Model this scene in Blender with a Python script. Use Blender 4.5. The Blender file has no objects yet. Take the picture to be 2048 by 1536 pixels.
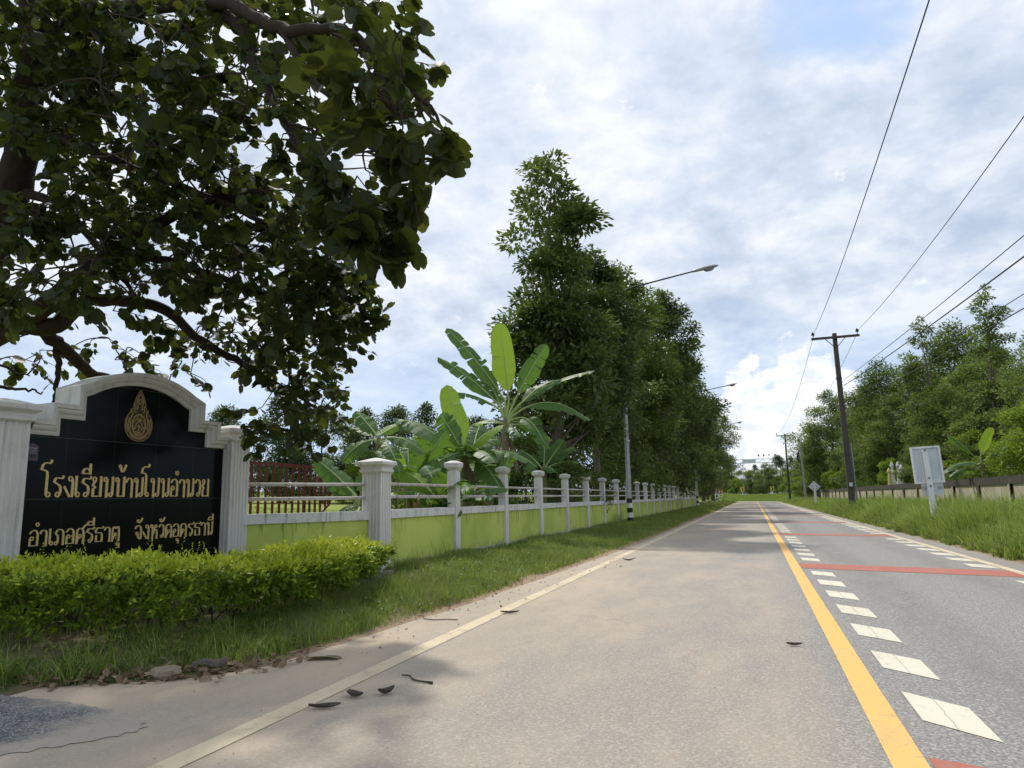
import bpy, bmesh, math, random
import numpy as np
from mathutils import Vector, Matrix

sc = bpy.context.scene
COL = sc.collection
PI = math.pi

# ------------------------------------------------------------------ camera
cam_data = bpy.data.cameras.new("camera")
cam_data.sensor_fit = 'HORIZONTAL'
cam_data.sensor_width = 36.0
cam_data.lens = 1420.0 / 2048.0 * 36.0
cam_data.clip_start = 0.05
cam_data.clip_end = 3000.0
cam = bpy.data.objects.new("camera", cam_data)
COL.objects.link(cam)
CR, CU, CF = Vector((0.94770, 0.31855, -0.01974)), Vector((0.06977, -0.14642, 0.98676)), Vector((-0.31144, 0.93653, 0.16098))
cam.matrix_world = Matrix(((CR.x, CU.x, -CF.x, 0.0), (CR.y, CU.y, -CF.y, 0.0), (CR.z, CU.z, -CF.z, 1.25), (0, 0, 0, 1)))
sc.camera = cam

# ------------------------------------------------------------------ light, sky, exposure
SUN_EL = math.radians(53.0)
SUN_AZ = math.radians(-40.0)          # clockwise from +Y: ahead and to the left
sun_dir = Vector((math.sin(SUN_AZ) * math.cos(SUN_EL), math.cos(SUN_AZ) * math.cos(SUN_EL), math.sin(SUN_EL)))
sun_data = bpy.data.lights.new("sun", 'SUN')
sun_data.energy = 2.4
sun_data.angle = math.radians(2.5)
sun_data.color = (1.0, 0.95, 0.86)
sun = bpy.data.objects.new("sun", sun_data)
COL.objects.link(sun)
sun.rotation_euler = sun_dir.to_track_quat('Z', 'Y').to_euler()

sc.view_settings.view_transform = 'Standard'
sc.view_settings.look = 'None'
sc.view_settings.exposure = 0.42
sc.view_settings.gamma = 1.0
sc.view_settings.use_curve_mapping = False
sc.cycles.max_bounces = 7
sc.cycles.transparent_max_bounces = 8
sc.cycles.diffuse_bounces = 4
sc.cycles.sample_clamp_indirect = 6.0


class NT:
    """small helper for node trees"""
    def __init__(self, tree):
        self.t = tree
        tree.nodes.clear()

    def n(self, typ, props=None, **ins):
        nd = self.t.nodes.new(typ)
        for k, v in (props or {}).items():
            setattr(nd, k, v)
        for k, v in ins.items():
            key = int(k[1:]) if k[0] == '_' and k[1:].isdigit() else k.replace('_', ' ')
            self.set(nd.inputs[key], v)
        return nd

    def set(self, sock, v):
        if hasattr(v, 'outputs'):
            v = v.outputs[0]
        if isinstance(v, bpy.types.NodeSocket):
            self.t.links.new(v, sock)
        else:
            if hasattr(sock, 'default_value') and not isinstance(v, (int, float)) and len(v) == 3 and sock.type == 'RGBA':
                v = (*v, 1.0)
            sock.default_value = v

    def math(self, op, a, b=0.0, c=None):
        nd = self.t.nodes.new('ShaderNodeMath')
        nd.operation = op
        self.set(nd.inputs[0], a)
        self.set(nd.inputs[1], b)
        if c is not None:
            self.set(nd.inputs[2], c)
        return nd.outputs[0]

    def vmath(self, op, a, b=(0, 0, 0)):
        nd = self.t.nodes.new('ShaderNodeVectorMath')
        nd.operation = op
        self.set(nd.inputs[0], a)
        self.set(nd.inputs[1], b)
        return nd.outputs['Value'] if op == 'DOT_PRODUCT' else nd.outputs[0]

    def mix(self, f, a, b, mode='MIX'):
        nd = self.t.nodes.new('ShaderNodeMix')
        nd.data_type = 'RGBA'
        nd.blend_type = mode
        self.set(nd.inputs[0], f)
        self.set(nd.inputs[6], a)
        self.set(nd.inputs[7], b)
        return nd.outputs[2]

    def ramp(self, f, stops, interp='LINEAR'):
        nd = self.t.nodes.new('ShaderNodeValToRGB')
        nd.color_ramp.interpolation = interp
        els = nd.color_ramp.elements
        while len(els) < len(stops):
            els.new(0.5)
        for e, (p, c) in zip(els, stops):
            e.position = p
            e.color = (c, c, c, 1) if isinstance(c, (int, float)) else (*c, 1)
        self.set(nd.inputs[0], f)
        return nd.outputs[0]

    def noise(self, vec, scale, detail=4, rough=0.55, dist=0.0):
        nd = self.t.nodes.new('ShaderNodeTexNoise')
        self.set(nd.inputs['Vector'], vec)
        nd.inputs['Scale'].default_value = scale
        nd.inputs['Detail'].default_value = detail
        nd.inputs['Roughness'].default_value = rough
        nd.inputs['Distortion'].default_value = dist
        return nd.outputs[0]

    def sstep(self, v, a, b):
        nd = self.t.nodes.new('ShaderNodeMapRange')
        nd.interpolation_type = 'SMOOTHSTEP'
        self.set(nd.inputs['Value'], v)
        nd.inputs['From Min'].default_value = a
        nd.inputs['From Max'].default_value = b
        return nd.outputs[0]


world = bpy.data.worlds.new("World")
sc.world = world
world.use_nodes = True
W = NT(world.node_tree)
sky = W.n('ShaderNodeTexSky')
sky.sky_type = 'NISHITA'
sky.sun_disc = False
sky.sun_elevation = SUN_EL
sky.sun_rotation = SUN_AZ % (2 * PI)
sky.air_density = 1.0
sky.dust_density = 0.6
dirv = W.n('ShaderNodeTexCoord').outputs['Generated']
sep = W.n('ShaderNodeSeparateXYZ', _0=dirv)
up = W.math('MAXIMUM', sep.outputs[2], 0.0)
den = W.math('ADD', up, 0.30)
cx_ = W.math('DIVIDE', sep.outputs[0], den)
cy_ = W.math('DIVIDE', sep.outputs[1], den)
cvec = W.n('ShaderNodeCombineXYZ', _0=cx_, _1=cy_, _2=0.0).outputs[0]
n_big = W.noise(W.vmath('ADD', cvec, (3.1, 7.7, 1.0)), 1.2, 3, 0.5, 0.2)
n_mid = W.noise(W.vmath('ADD', cvec, (11.3, 2.2, 5.0)), 3.4, 8, 0.58, 0.25)
n_fine = W.noise(W.vmath('ADD', cvec, (5.7, 9.4, 8.0)), 9.0, 8, 0.60, 0.2)
dens = W.math('ADD', W.math('MULTIPLY', n_big, 0.45), W.math('ADD', W.math('MULTIPLY', n_mid, 0.40), W.math('MULTIPLY', n_fine, 0.22)))
hole = W.sstep(W.vmath('DOT_PRODUCT', dirv, (0.150, 0.812, 0.564)), 0.991, 1.0)
hole2 = W.sstep(W.vmath('DOT_PRODUCT', dirv, (0.045, 0.972, 0.232)), 0.9955, 0.9999)
cover = W.sstep(W.math('SUBTRACT', W.math('SUBTRACT', dens, W.math('MULTIPLY', hole, 0.24)), W.math('MULTIPLY', hole2, 0.04)), 0.20, 0.42)
shade = W.math('ADD', W.math('MULTIPLY', n_mid, 0.75), W.math('MULTIPLY', n_fine, 0.40))
ccol = W.ramp(shade, [(0.43, (3.9, 4.65, 5.9)), (0.55, (5.1, 5.75, 6.8)), (0.68, (6.9, 7.2, 7.6))])
glow = W.sstep(W.vmath('DOT_PRODUCT', dirv, tuple(sun_dir)), 0.55, 1.0)
ccol = W.mix(W.math('MULTIPLY', glow, 0.06), ccol, (13.0, 12.8, 12.4))
bluec = W.mix(0.80, sky, (4.3, 5.7, 8.2))
horiz = W.sstep(sep.outputs[2], 0.27, 0.09)
bluec = W.mix(W.math('MULTIPLY', horiz, 0.7), bluec, (4.5, 5.7, 7.3))
cover = W.math('MULTIPLY', cover, W.math('SUBTRACT', 1.0, W.math('MULTIPLY', horiz, 0.72)))
skyc = W.mix(cover, bluec, ccol)
# a bank of cumulus low over the end of the road
cu_n = W.noise(W.vmath('MULTIPLY', dirv, (1.0, 1.0, 1.5)), 17.0, 7, 0.58, 0.3)
cu_b = W.sstep(W.vmath('DOT_PRODUCT', dirv, (0.052, 0.993, 0.096)), 0.9905, 0.9993)
cu = W.sstep(W.math('ADD', cu_n, W.math('MULTIPLY', cu_b, 0.45)), 0.66, 0.76)
cu_s = W.noise(W.vmath('MULTIPLY', dirv, (1.0, 1.0, 1.6)), 30.0, 5, 0.6, 0.4)
skyc = W.mix(W.math('MULTIPLY', cu, 0.85), skyc, W.ramp(cu_s, [(0.35, (6.6, 7.1, 7.8)), (0.62, (9.2, 9.1, 8.9))]))
bg = W.n('ShaderNodeBackground', Color=skyc, Strength=0.1)
wo = W.n('ShaderNodeOutputWorld')
W.t.links.new(bg.outputs[0], wo.inputs[0])


# ------------------------------------------------------------------ helpers: materials
def new_mat(name):
    m = bpy.data.materials.new(name)
    m.use_nodes = True
    return m, NT(m.node_tree)


def finish(m, T, shader, disp=None):
    o = T.n('ShaderNodeOutputMaterial')
    T.t.links.new(shader.outputs[0] if hasattr(shader, 'outputs') else shader, o.inputs[0])
    return m


def bump(T, h, strength=0.3, dist=0.01):
    return T.n('ShaderNodeBump', Strength=strength, Distance=dist, Height=h).outputs[0]


def plain(name, c1, c2=None, scale=6.0, rough=0.6, metal=0.0, bumps=0.0, spec=0.4):
    """two-tone mottled surface"""
    m, T = new_mat(name)
    co = T.n('ShaderNodeTexCoord').outputs['Object']
    nz = T.noise(co, scale, 6, 0.6)
    col = T.ramp(nz, [(0.3, c2 or tuple(x * 0.8 for x in c1)), (0.7, c1)])
    b = T.n('ShaderNodeBsdfPrincipled', Base_Color=col, Roughness=rough, Metallic=metal)
    b.inputs['Specular IOR Level'].default_value = spec
    if bumps:
        T.set(b.inputs['Normal'], bump(T, T.noise(co, scale * 5, 5, 0.6), bumps, 0.01))
    return finish(m, T, b)


def weathered(name, base, dirt, streak=0.5, scale=3.0, rough=0.75, dirt_from=None):
    """painted concrete with rain streaks and blotches of its own"""
    m, T = new_mat(name)
    tc = T.n('ShaderNodeTexCoord').outputs['Object']
    blot = T.noise(tc, scale, 7, 0.65, 0.3)
    st = T.noise(T.vmath('MULTIPLY', tc, (9.0, 9.0, 0.7)), 1.6, 6, 0.6, 0.2)
    fine = T.noise(tc, 45.0, 3, 0.6)
    f = T.math('ADD', T.math('MULTIPLY', T.sstep(st, 0.52, 0.75), streak), T.math('MULTIPLY', T.sstep(blot, 0.50, 0.8), streak * 0.8))
    f = T.math('MINIMUM', f, 0.95)
    c = T.mix(f, base, dirt)
    c = T.mix(T.math('MULTIPLY', T.sstep(fine, 0.4, 0.7), 0.12), c, tuple(x * 0.6 for x in base))
    b = T.n('ShaderNodeBsdfPrincipled', Base_Color=c, Roughness=rough)
    b.inputs['Specular IOR Level'].default_value = 0.25
    T.set(b.inputs['Normal'], bump(T, T.math('ADD', fine, blot), 0.25, 0.006))
    return finish(m, T, b)


def foliage(name, c1, c2, c3=None, trans=0.35, tcol=None, rough=0.45, spec=0.35):
    m, T = new_mat(name)
    rnd = T.n('ShaderNodeNewGeometry').outputs['Random Per Island']
    co = T.n('ShaderNodeTexCoord').outputs['Object']
    clump = T.noise(co, 0.55, 3, 0.6)
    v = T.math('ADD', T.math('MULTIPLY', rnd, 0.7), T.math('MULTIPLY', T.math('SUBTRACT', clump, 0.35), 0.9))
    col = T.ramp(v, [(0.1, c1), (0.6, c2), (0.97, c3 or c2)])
    b = T.n('ShaderNodeBsdfPrincipled', Base_Color=col, Roughness=rough)
    b.inputs['Specular IOR Level'].default_value = spec
    tc = tcol or tuple(min(1, x * k) for x, k in zip(c2, (1.9, 1.7, 0.8)))
    t = T.n('ShaderNodeBsdfTranslucent', Color=T.mix(0.5, col, tc))
    mx = T.n('ShaderNodeMixShader', Fac=trans)
    T.t.links.new(b.outputs[0], mx.inputs[1])
    T.t.links.new(t.outputs[0], mx.inputs[2])
    return finish(m, T, mx)


M = {}
M['white'] = weathered('white_render', (0.64, 0.625, 0.58), (0.20, 0.18, 0.15), 0.50, 2.6)
M['white_rail'] = weathered('white_beam', (0.64, 0.63, 0.60), (0.10, 0.09, 0.075), 0.8, 4.0)

M['conc'] = weathered('old_concrete', (0.40, 0.38, 0.34), (0.13, 0.12, 0.10), 0.7, 3.0, 0.9)
M['rust_pipe'] = weathered('rusty_white_pipe', (0.52, 0.49, 0.44), (0.23, 0.125, 0.07), 1.25, 6.0, 0.6)
M['red_steel'] = weathered('red_oxide_steel', (0.115, 0.026, 0.020), (0.06, 0.022, 0.018), 0.5, 5.0, 0.5)
M['black_mould'] = weathered('mould_concrete', (0.085, 0.075, 0.06), (0.025, 0.022, 0.02), 0.9, 4.0, 0.95)
M['gold'] = plain('gold_leaf_letter', (0.74, 0.56, 0.25), (0.60, 0.43, 0.17), 30, 0.5, 0.15)
M['gold_dark'] = plain('old_gold', (0.085, 0.060, 0.024), (0.035, 0.026, 0.012), 60, 0.45, 0.2)
M['gold_dim'] = plain('dull_gold_relief', (0.42, 0.31, 0.13), (0.24, 0.17, 0.07), 60, 0.42, 0.3)
M['stone'] = weathered('dirty_stone', (0.27, 0.22, 0.16), (0.11, 0.09, 0.065), 0.7, 9.0, 0.95)
M['kerb'] = weathered('dirty_kerb', (0.24, 0.215, 0.18), (0.07, 0.065, 0.05), 0.8, 4.0, 0.95)
M['purple'] = plain('purple_plastic', (0.10, 0.065, 0.11), (0.08, 0.05, 0.09), 20, 0.4)
M['pale_print'] = plain('pale_print', (0.5, 0.48, 0.52), None, 20, 0.6)
M['dark_print'] = plain('dark_label', (0.02, 0.018, 0.025), None, 20, 0.4)
M['steel'] = plain('galvanised_steel', (0.42, 0.44, 0.45), (0.30, 0.32, 0.33), 4, 0.42, 0.55)
M['steel_dark'] = plain('dark_steel', (0.045, 0.045, 0.05), (0.03, 0.03, 0.03), 6, 0.55, 0.2)
M['alu'] = plain('sign_back_aluminium', (0.60, 0.63, 0.66), (0.52, 0.55, 0.58), 2.5, 0.5, 0.1)
M['white_paint'] = weathered('white_post_paint', (0.72, 0.73, 0.72), (0.35, 0.33, 0.30), 0.4, 5.0, 0.6)
M['black_paint'] = plain('black_paint', (0.018, 0.018, 0.018), None, 6, 0.55)
M['pole_conc'] = weathered('pole_concrete', (0.085, 0.074, 0.064), (0.03, 0.027, 0.024), 0.7, 1.3, 0.9)
M['pole_pale'] = weathered('pale_pole_concrete', (0.33, 0.31, 0.29), (0.16, 0.15, 0.14), 0.6, 1.5, 0.9)
M['porcelain'] = plain('brown_porcelain', (0.018, 0.012, 0.012), None, 10, 0.2)
M['cable'] = plain('black_cable', (0.016, 0.017, 0.02), None, 10, 0.5)
M['glass'] = plain('lamp_lens', (0.30, 0.31, 0.31), (0.22, 0.23, 0.23), 12, 0.15)
M['lamp_body'] = plain('lamp_housing', (0.45, 0.46, 0.46), (0.36, 0.37, 0.37), 8, 0.45, 0.2)
M['stupa_white'] = weathered('stupa_whitewash', (0.78, 0.77, 0.72), (0.4, 0.4, 0.36), 0.35, 5.0)
M['stupa_yellow'] = weathered('stupa_yellow', (0.72, 0.62, 0.26), (0.4, 0.34, 0.16), 0.35, 5.0)
M['stupa_green'] = weathered('stupa_green', (0.13, 0.26, 0.19), (0.07, 0.12, 0.09), 0.35, 5.0)
M['yellow_sign'] = plain('yellow_sign', (0.75, 0.50, 0.05), (0.65, 0.42, 0.05), 8, 0.5)
M['red_sign'] = plain('red_brown_sign', (0.32, 0.08, 0.05), None, 8, 0.5)
M['pod'] = plain('dry_pod', (0.115, 0.092, 0.076), (0.045, 0.036, 0.031), 25, 0.75, 0, 0.5)
M['twig'] = plain('dry_twig', (0.06, 0.04, 0.028), (0.03, 0.022, 0.016), 30, 0.85)
M['dry_leaf'] = foliage('dry_leaf', (0.10, 0.07, 0.045), (0.24, 0.17, 0.11), (0.36, 0.29, 0.20), 0.15, rough=0.8, spec=0.15)
M['drab_leaf'] = foliage('fallen_drab_leaf', (0.16, 0.15, 0.09), (0.22, 0.20, 0.12), None, 0.15, rough=0.8, spec=0.15)
M['bark'] = weathered('brown_bark', (0.036, 0.026, 0.019), (0.010, 0.008, 0.007), 0.9, 5.0, 0.95)
M['bark_grey'] = weathered('grey_bark', (0.16, 0.13, 0.10), (0.05, 0.042, 0.035), 0.8, 2.0, 0.95)
M['stem_banana'] = weathered('banana_stem', (0.16, 0.15, 0.07), (0.06, 0.045, 0.03), 0.8, 5.0, 0.7)
M['rib_banana'] = plain('banana_midrib', (0.34, 0.42, 0.16), (0.26, 0.34, 0.11), 8, 0.5)
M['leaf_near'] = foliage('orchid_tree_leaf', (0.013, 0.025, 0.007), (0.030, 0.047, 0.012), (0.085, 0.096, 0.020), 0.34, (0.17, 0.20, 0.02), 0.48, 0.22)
M['leaf_teak'] = foliage('dark_broad_leaf', (0.030, 0.056, 0.016), (0.085, 0.130, 0.036), (0.22, 0.265, 0.072), 0.34, (0.25, 0.34, 0.05), 0.40, 0.42)
M['leaf_mid'] = foliage('mid_green_leaf', (0.042, 0.078, 0.020), (0.118, 0.172, 0.042), (0.27, 0.32, 0.075), 0.38, (0.21, 0.30, 0.035), 0.5, 0.2)
M['leaf_right'] = foliage('fresh_green_leaf', (0.042, 0.080, 0.022), (0.110, 0.170, 0.040), (0.25, 0.31, 0.075), 0.40, (0.31, 0.42, 0.06), 0.45, 0.35)
M['leaf_light'] = foliage('pale_green_leaf', (0.075, 0.11, 0.030), (0.135, 0.19, 0.045), (0.22, 0.27, 0.06), 0.35, (0.28, 0.34, 0.06))
M['leaf_lime'] = foliage('lime_shrub_leaf', (0.09, 0.16, 0.02), (0.20, 0.30, 0.035), (0.32, 0.42, 0.05), 0.38, (0.38, 0.50, 0.05), 0.5, 0.2)
M['leaf_far'] = foliage('far_tree_leaf', (0.045, 0.075, 0.034), (0.082, 0.122, 0.044), (0.14, 0.185, 0.058), 0.32, (0.19, 0.25, 0.06), 0.6, 0.1)
M['hedge_old'] = foliage('hedge_leaf_green', (0.055, 0.11, 0.012), (0.13, 0.215, 0.018), (0.27, 0.36, 0.024), 0.36, (0.34, 0.44, 0.03), 0.5, 0.2)
M['hedge_new'] = foliage('hedge_tip_yellow', (0.26, 0.36, 0.022), (0.42, 0.50, 0.035), (0.60, 0.62, 0.05), 0.38, (0.62, 0.66, 0.06), 0.42, 0.4)
M['grass'] = foliage('verge_grass', (0.085, 0.140, 0.024), (0.19, 0.28, 0.050), (0.39, 0.45, 0.13), 0.38, (0.34, 0.44, 0.06), 0.55, 0.2)
M['grass_dry'] = foliage('dry_grass', (0.16, 0.14, 0.08), (0.26, 0.23, 0.13), None, 0.2, rough=0.7, spec=0.2)
M['grass_tall'] = foliage('tall_grass', (0.085, 0.14, 0.024), (0.21, 0.30, 0.052), (0.46, 0.50, 0.16), 0.42, (0.40, 0.50, 0.08), 0.5, 0.2)
M['grass_lawn'] = foliage('lawn_grass', (0.16, 0.215, 0.04), (0.23, 0.29, 0.055), (0.32, 0.36, 0.09), 0.3, (0.3, 0.4, 0.05), 0.6, 0.2)


def stained_wall(name, ca, cb, cdrip, cmud, cflake, ztop, zmud, kdrip):
    m, T = new_mat(name)
    tc = T.n('ShaderNodeTexCoord').outputs['Object']
    s = T.n('ShaderNodeSeparateXYZ', _0=tc)
    blot = T.noise(tc, 0.9, 7, 0.62, 0.3)
    fine = T.noise(tc, 28.0, 5, 0.7)
    st = T.noise(T.vmath('MULTIPLY', tc, (10.0, 10.0, 0.5)), 1.5, 5, 0.6, 0.1)
    col = T.mix(T.sstep(blot, 0.35, 0.65), ca, cb)
    # rain drips hanging from the beam, each with its own length
    ln = T.math('MULTIPLY', T.sstep(st, 0.48, 0.72), 0.55)
    drip = T.sstep(T.math('SUBTRACT', T.math('ADD', s.outputs[2], ln), ztop), 0.0, 0.22)
    col = T.mix(T.math('MULTIPLY', T.math('MULTIPLY', drip, T.sstep(st, 0.45, 0.65)), kdrip), col, cdrip)
    # mud splashed up from the ground in an uneven band
    mud = T.sstep(T.math('ADD', T.math('SUBTRACT', zmud, s.outputs[2]), T.math('MULTIPLY', T.math('SUBTRACT', T.noise(tc, 5.0, 6, 0.7), 0.5), 0.55)), -0.02, 0.12)
    col = T.mix(T.math('MULTIPLY', mud, 0.42), col, cmud)
    flake = T.sstep(T.noise(tc, 6.5, 7, 0.75), 0.66, 0.70)
    col = T.mix(T.math('MULTIPLY', flake, 0.5), col, cflake)
    col = T.mix(T.math('MULTIPLY', T.sstep(fine, 0.5, 0.75), 0.10), col, (0.15, 0.18, 0.05))
    b = T.n('ShaderNodeBsdfPrincipled', Base_Color=col, Roughness=0.8)
    b.inputs['Specular IOR Level'].default_value = 0.2
    T.set(b.inputs['Normal'], bump(T, T.math('ADD', fine, blot), 0.3, 0.006))
    return finish(m, T, b)


M['lime'] = stained_wall('lime_paint', (0.37, 0.455, 0.09), (0.51, 0.575, 0.135), (0.12, 0.13, 0.055), (0.27, 0.20, 0.12), (0.45, 0.46, 0.30), 1.04, 0.34, 0.6)
M['tan_wall'] = stained_wall('tan_render', (0.43, 0.375, 0.275), (0.57, 0.505, 0.385), (0.07, 0.06, 0.045), (0.22, 0.17, 0.11), (0.62, 0.56, 0.44), 1.62, 0.4, 0.85)



def banana_mat(name, c1, c2, tcol, trans):
    m, T = new_mat(name)
    uv = T.n('ShaderNodeUVMap').outputs[0]
    s = T.n('ShaderNodeSeparateXYZ', _0=uv)
    veins = T.noise(T.n('ShaderNodeCombineXYZ', _0=T.math('ADD', s.outputs[0], T.math('MULTIPLY', T.math('ABSOLUTE', T.math('SUBTRACT', s.outputs[1], 0.5)), -0.10)), _1=0.0, _2=0.0).outputs[0], 42.0, 4, 0.7)
    rnd = T.n('ShaderNodeNewGeometry').outputs['Random Per Island']
    col = T.mix(T.sstep(veins, 0.35, 0.65), c1, c2)
    col = T.mix(T.math('MULTIPLY', rnd, 0.4), col, tuple(x * 1.4 for x in c2))
    rib = T.sstep(T.math('ABSOLUTE', T.math('SUBTRACT', s.outputs[1], 0.5)), 0.035, 0.02)
    col = T.mix(T.math('MULTIPLY', rib, 0.8), col, (0.28, 0.36, 0.13))
    b = T.n('ShaderNodeBsdfPrincipled', Base_Color=col, Roughness=0.46)
    b.inputs['Specular IOR Level'].default_value = 0.3
    T.set(b.inputs['Normal'], bump(T, veins, 0.35, 0.02))
    t = T.n('ShaderNodeBsdfTranslucent', Color=T.mix(T.math('MULTIPLY', T.sstep(veins, 0.3, 0.7), 0.5), tcol, tuple(x * 0.7 for x in tcol)))
    mx = T.n('ShaderNodeMixShader', Fac=trans)
    T.t.links.new(b.outputs[0], mx.inputs[1])
    T.t.links.new(t.outputs[0], mx.inputs[2])
    return finish(m, T, mx)


M['banana'] = banana_mat('banana_leaf', (0.022, 0.062, 0.016), (0.075, 0.15, 0.040), (0.20, 0.36, 0.03), 0.36)
M['banana_dead'] = banana_mat('dead_banana_leaf', (0.13, 0.09, 0.05), (0.24, 0.17, 0.10), (0.25, 0.16, 0.07), 0.25)
M['banana_young'] = banana_mat('young_banana_leaf', (0.11, 0.21, 0.022), (0.20, 0.32, 0.045), (0.34, 0.50, 0.04), 0.46)


def road_mat():
    m, T = new_mat('asphalt')
    co = T.n('ShaderNodeNewGeometry').outputs['Position']
    s = T.n('ShaderNodeSeparateXYZ', _0=co)
    X = s.outputs[0]
    agg = T.noise(co, 55.0, 4, 0.75)
    vor = T.n('ShaderNodeTexVoronoi', Vector=co, Scale=70.0)
    stone = T.math('GREATER_THAN', T.n('ShaderNodeSeparateColor', _0=vor.outputs['Color']).outputs[0], 0.80)
    big = T.noise(T.vmath('MULTIPLY', co, (1.0, 0.45, 1.0)), 0.75, 6, 0.6, 0.4)
    med = T.noise(T.vmath('MULTIPLY', co, (1.0, 0.30, 1.0)), 3.2, 6, 0.65, 0.3)
    grey = T.mix(T.sstep(agg, 0.34, 0.68), (0.160, 0.152, 0.142), (0.360, 0.345, 0.325))
    grey = T.mix(T.math('MULTIPLY', stone, 0.42), grey, (0.52, 0.49, 0.45))
    crack_dark = T.sstep(T.noise(T.vmath('MULTIPLY', co, (2.5, 9.0, 1.0)), 3.0, 5, 0.7, 0.5), 0.66, 0.74)
    grey = T.mix(T.math('MULTIPLY', crack_dark, 0.35), grey, (0.11, 0.10, 0.095))
    # sealed patches, wheel polishing and oil spots of the surface itself
    tyre = T.math('MAXIMUM', T.sstep(T.math('ABSOLUTE', T.math('SUBTRACT', X, 1.55)), 0.42, 0.12), T.sstep(T.math('ABSOLUTE', T.math('SUBTRACT', X, 3.0)), 0.42, 0.12))
    grey = T.mix(T.math('MULTIPLY', T.math('MULTIPLY', tyre, T.sstep(med, 0.30, 0.60)), 0.38), grey, (0.175, 0.165, 0.155))
    oil = T.sstep(T.noise(T.vmath('MULTIPLY', co, (1.3, 0.8, 1.0)), 1.7, 3, 0.5, 0.2), 0.69, 0.76)
    grey = T.mix(T.math('MULTIPLY', oil, 0.35), grey, (0.09, 0.085, 0.08))
    crv = T.n('ShaderNodeTexVoronoi', {'feature': 'DISTANCE_TO_EDGE'}, Vector=T.vmath('ADD', co, T.vmath('MULTIPLY', T.n('ShaderNodeTexNoise', Vector=co, Scale=1.8, Detail=5.0).outputs[1], (0.9, 0.9, 0.0))), Scale=0.42)
    crack = T.math('MULTIPLY', T.math('LESS_THAN', crv.outputs['Distance'], 0.0028), T.sstep(big, 0.50, 0.62))
    grey = T.mix(T.math('MULTIPLY', crack, 0.55), grey, (0.06, 0.055, 0.05))
    # laterite dust carried onto the left lane, thickest at its edge, thin on the wheel paths
    edge = T.sstep(X, -1.2, -3.6)
    lane = T.sstep(X, 1.1, -0.1)
    w1 = T.math('SUBTRACT', 1.0, T.sstep(T.math('ABSOLUTE', T.math('ADD', X, 0.45)), 0.75, 0.25))
    dust = T.math('ADD', T.math('MULTIPLY', lane, T.math('ADD', 0.34, T.math('MULTIPLY', w1, 0.10))), T.math('MULTIPLY', edge, 0.34))
    dust = T.math('ADD', dust, T.math('MULTIPLY', T.math('SUBTRACT', big, 0.5), 0.9))
    dust = T.math('ADD', dust, T.math('MULTIPLY', T.math('SUBTRACT', med, 0.5), 0.75))
    redge = T.sstep(X, 3.75, 4.3)
    dust = T.math('ADD', T.math('MULTIPLY', dust, T.math('ADD', 0.10, T.math('MULTIPLY', lane, 0.9))), T.math('MULTIPLY', redge, 0.30))
    dust = T.n('ShaderNodeClamp', Value=dust).outputs[0]
    dcol = T.mix(T.sstep(big, 0.35, 0.7), (0.50, 0.415, 0.31), (0.58, 0.46, 0.335))
    dcol = T.mix(T.math('MULTIPLY', T.sstep(agg, 0.42, 0.62), 0.30), dcol, (0.29, 0.24, 0.185))
    col = T.mix(dust, grey, dcol)
    b = T.n('ShaderNodeBsdfPrincipled', Base_Color=col, Roughness=0.88)
    b.inputs['Specular IOR Level'].default_value = 0.25
    T.set(b.inputs['Normal'], bump(T, T.math('ADD', agg, T.math('MULTIPLY', vor.outputs['Distance'], -0.6)), 0.55, 0.012))
    return finish(m, T, b)


def paint_mat(name, c, worn, amount=0.35, dusty=0.2):
    m, T = new_mat(name)
    co = T.n('ShaderNodeNewGeometry').outputs['Position']
    n1 = T.noise(co, 8.0, 7, 0.7, 0.2)
    n2 = T.noise(co, 60.0, 3, 0.7)
    big = T.noise(co, 1.3, 5, 0.6)
    cr = T.n('ShaderNodeTexVoronoi', {'feature': 'DISTANCE_TO_EDGE'}, Vector=T.vmath('ADD', co, T.vmath('MULTIPLY', T.n('ShaderNodeTexNoise', Vector=co, Scale=5.0).outputs[1], (0.25, 0.25, 0.0))), Scale=4.5)
    crack = T.math('LESS_THAN', cr.outputs['Distance'], 0.010)
    crack = T.math('MULTIPLY', crack, T.sstep(big, 0.50, 0.6))
    f = T.math('MULTIPLY', T.sstep(T.math('ADD', T.math('MULTIPLY', n1, 0.55), T.math('ADD', T.math('MULTIPLY', n2, 0.3), T.math('MULTIPLY', big, 0.2))), 0.535, 0.64), amount)
    Xp = T.n('ShaderNodeSeparateXYZ', _0=co).outputs[0]
    seam = T.math('LESS_THAN', T.math('ABSOLUTE', T.math('SUBTRACT', T.math('ADD', Xp, T.math('MULTIPLY', T.math('SUBTRACT', n1, 0.5), 0.05)), 0.945)), 0.0035)
    c2 = T.mix(f, c, worn)
    c2 = T.mix(T.math('MULTIPLY', T.sstep(big, 0.4, 0.7), dusty), c2, (0.52, 0.40, 0.26))
    c2 = T.mix(T.math('MULTIPLY', T.math('MAXIMUM', crack, seam), 0.6), c2, (0.2, 0.18, 0.14))
    b = T.n('ShaderNodeBsdfPrincipled', Base_Color=c2, Roughness=0.75)
    b.inputs['Specular IOR Level'].default_value = 0.3
    T.set(b.inputs['Normal'], bump(T, n2, 0.25, 0.006))
    return finish(m, T, b)


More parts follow.
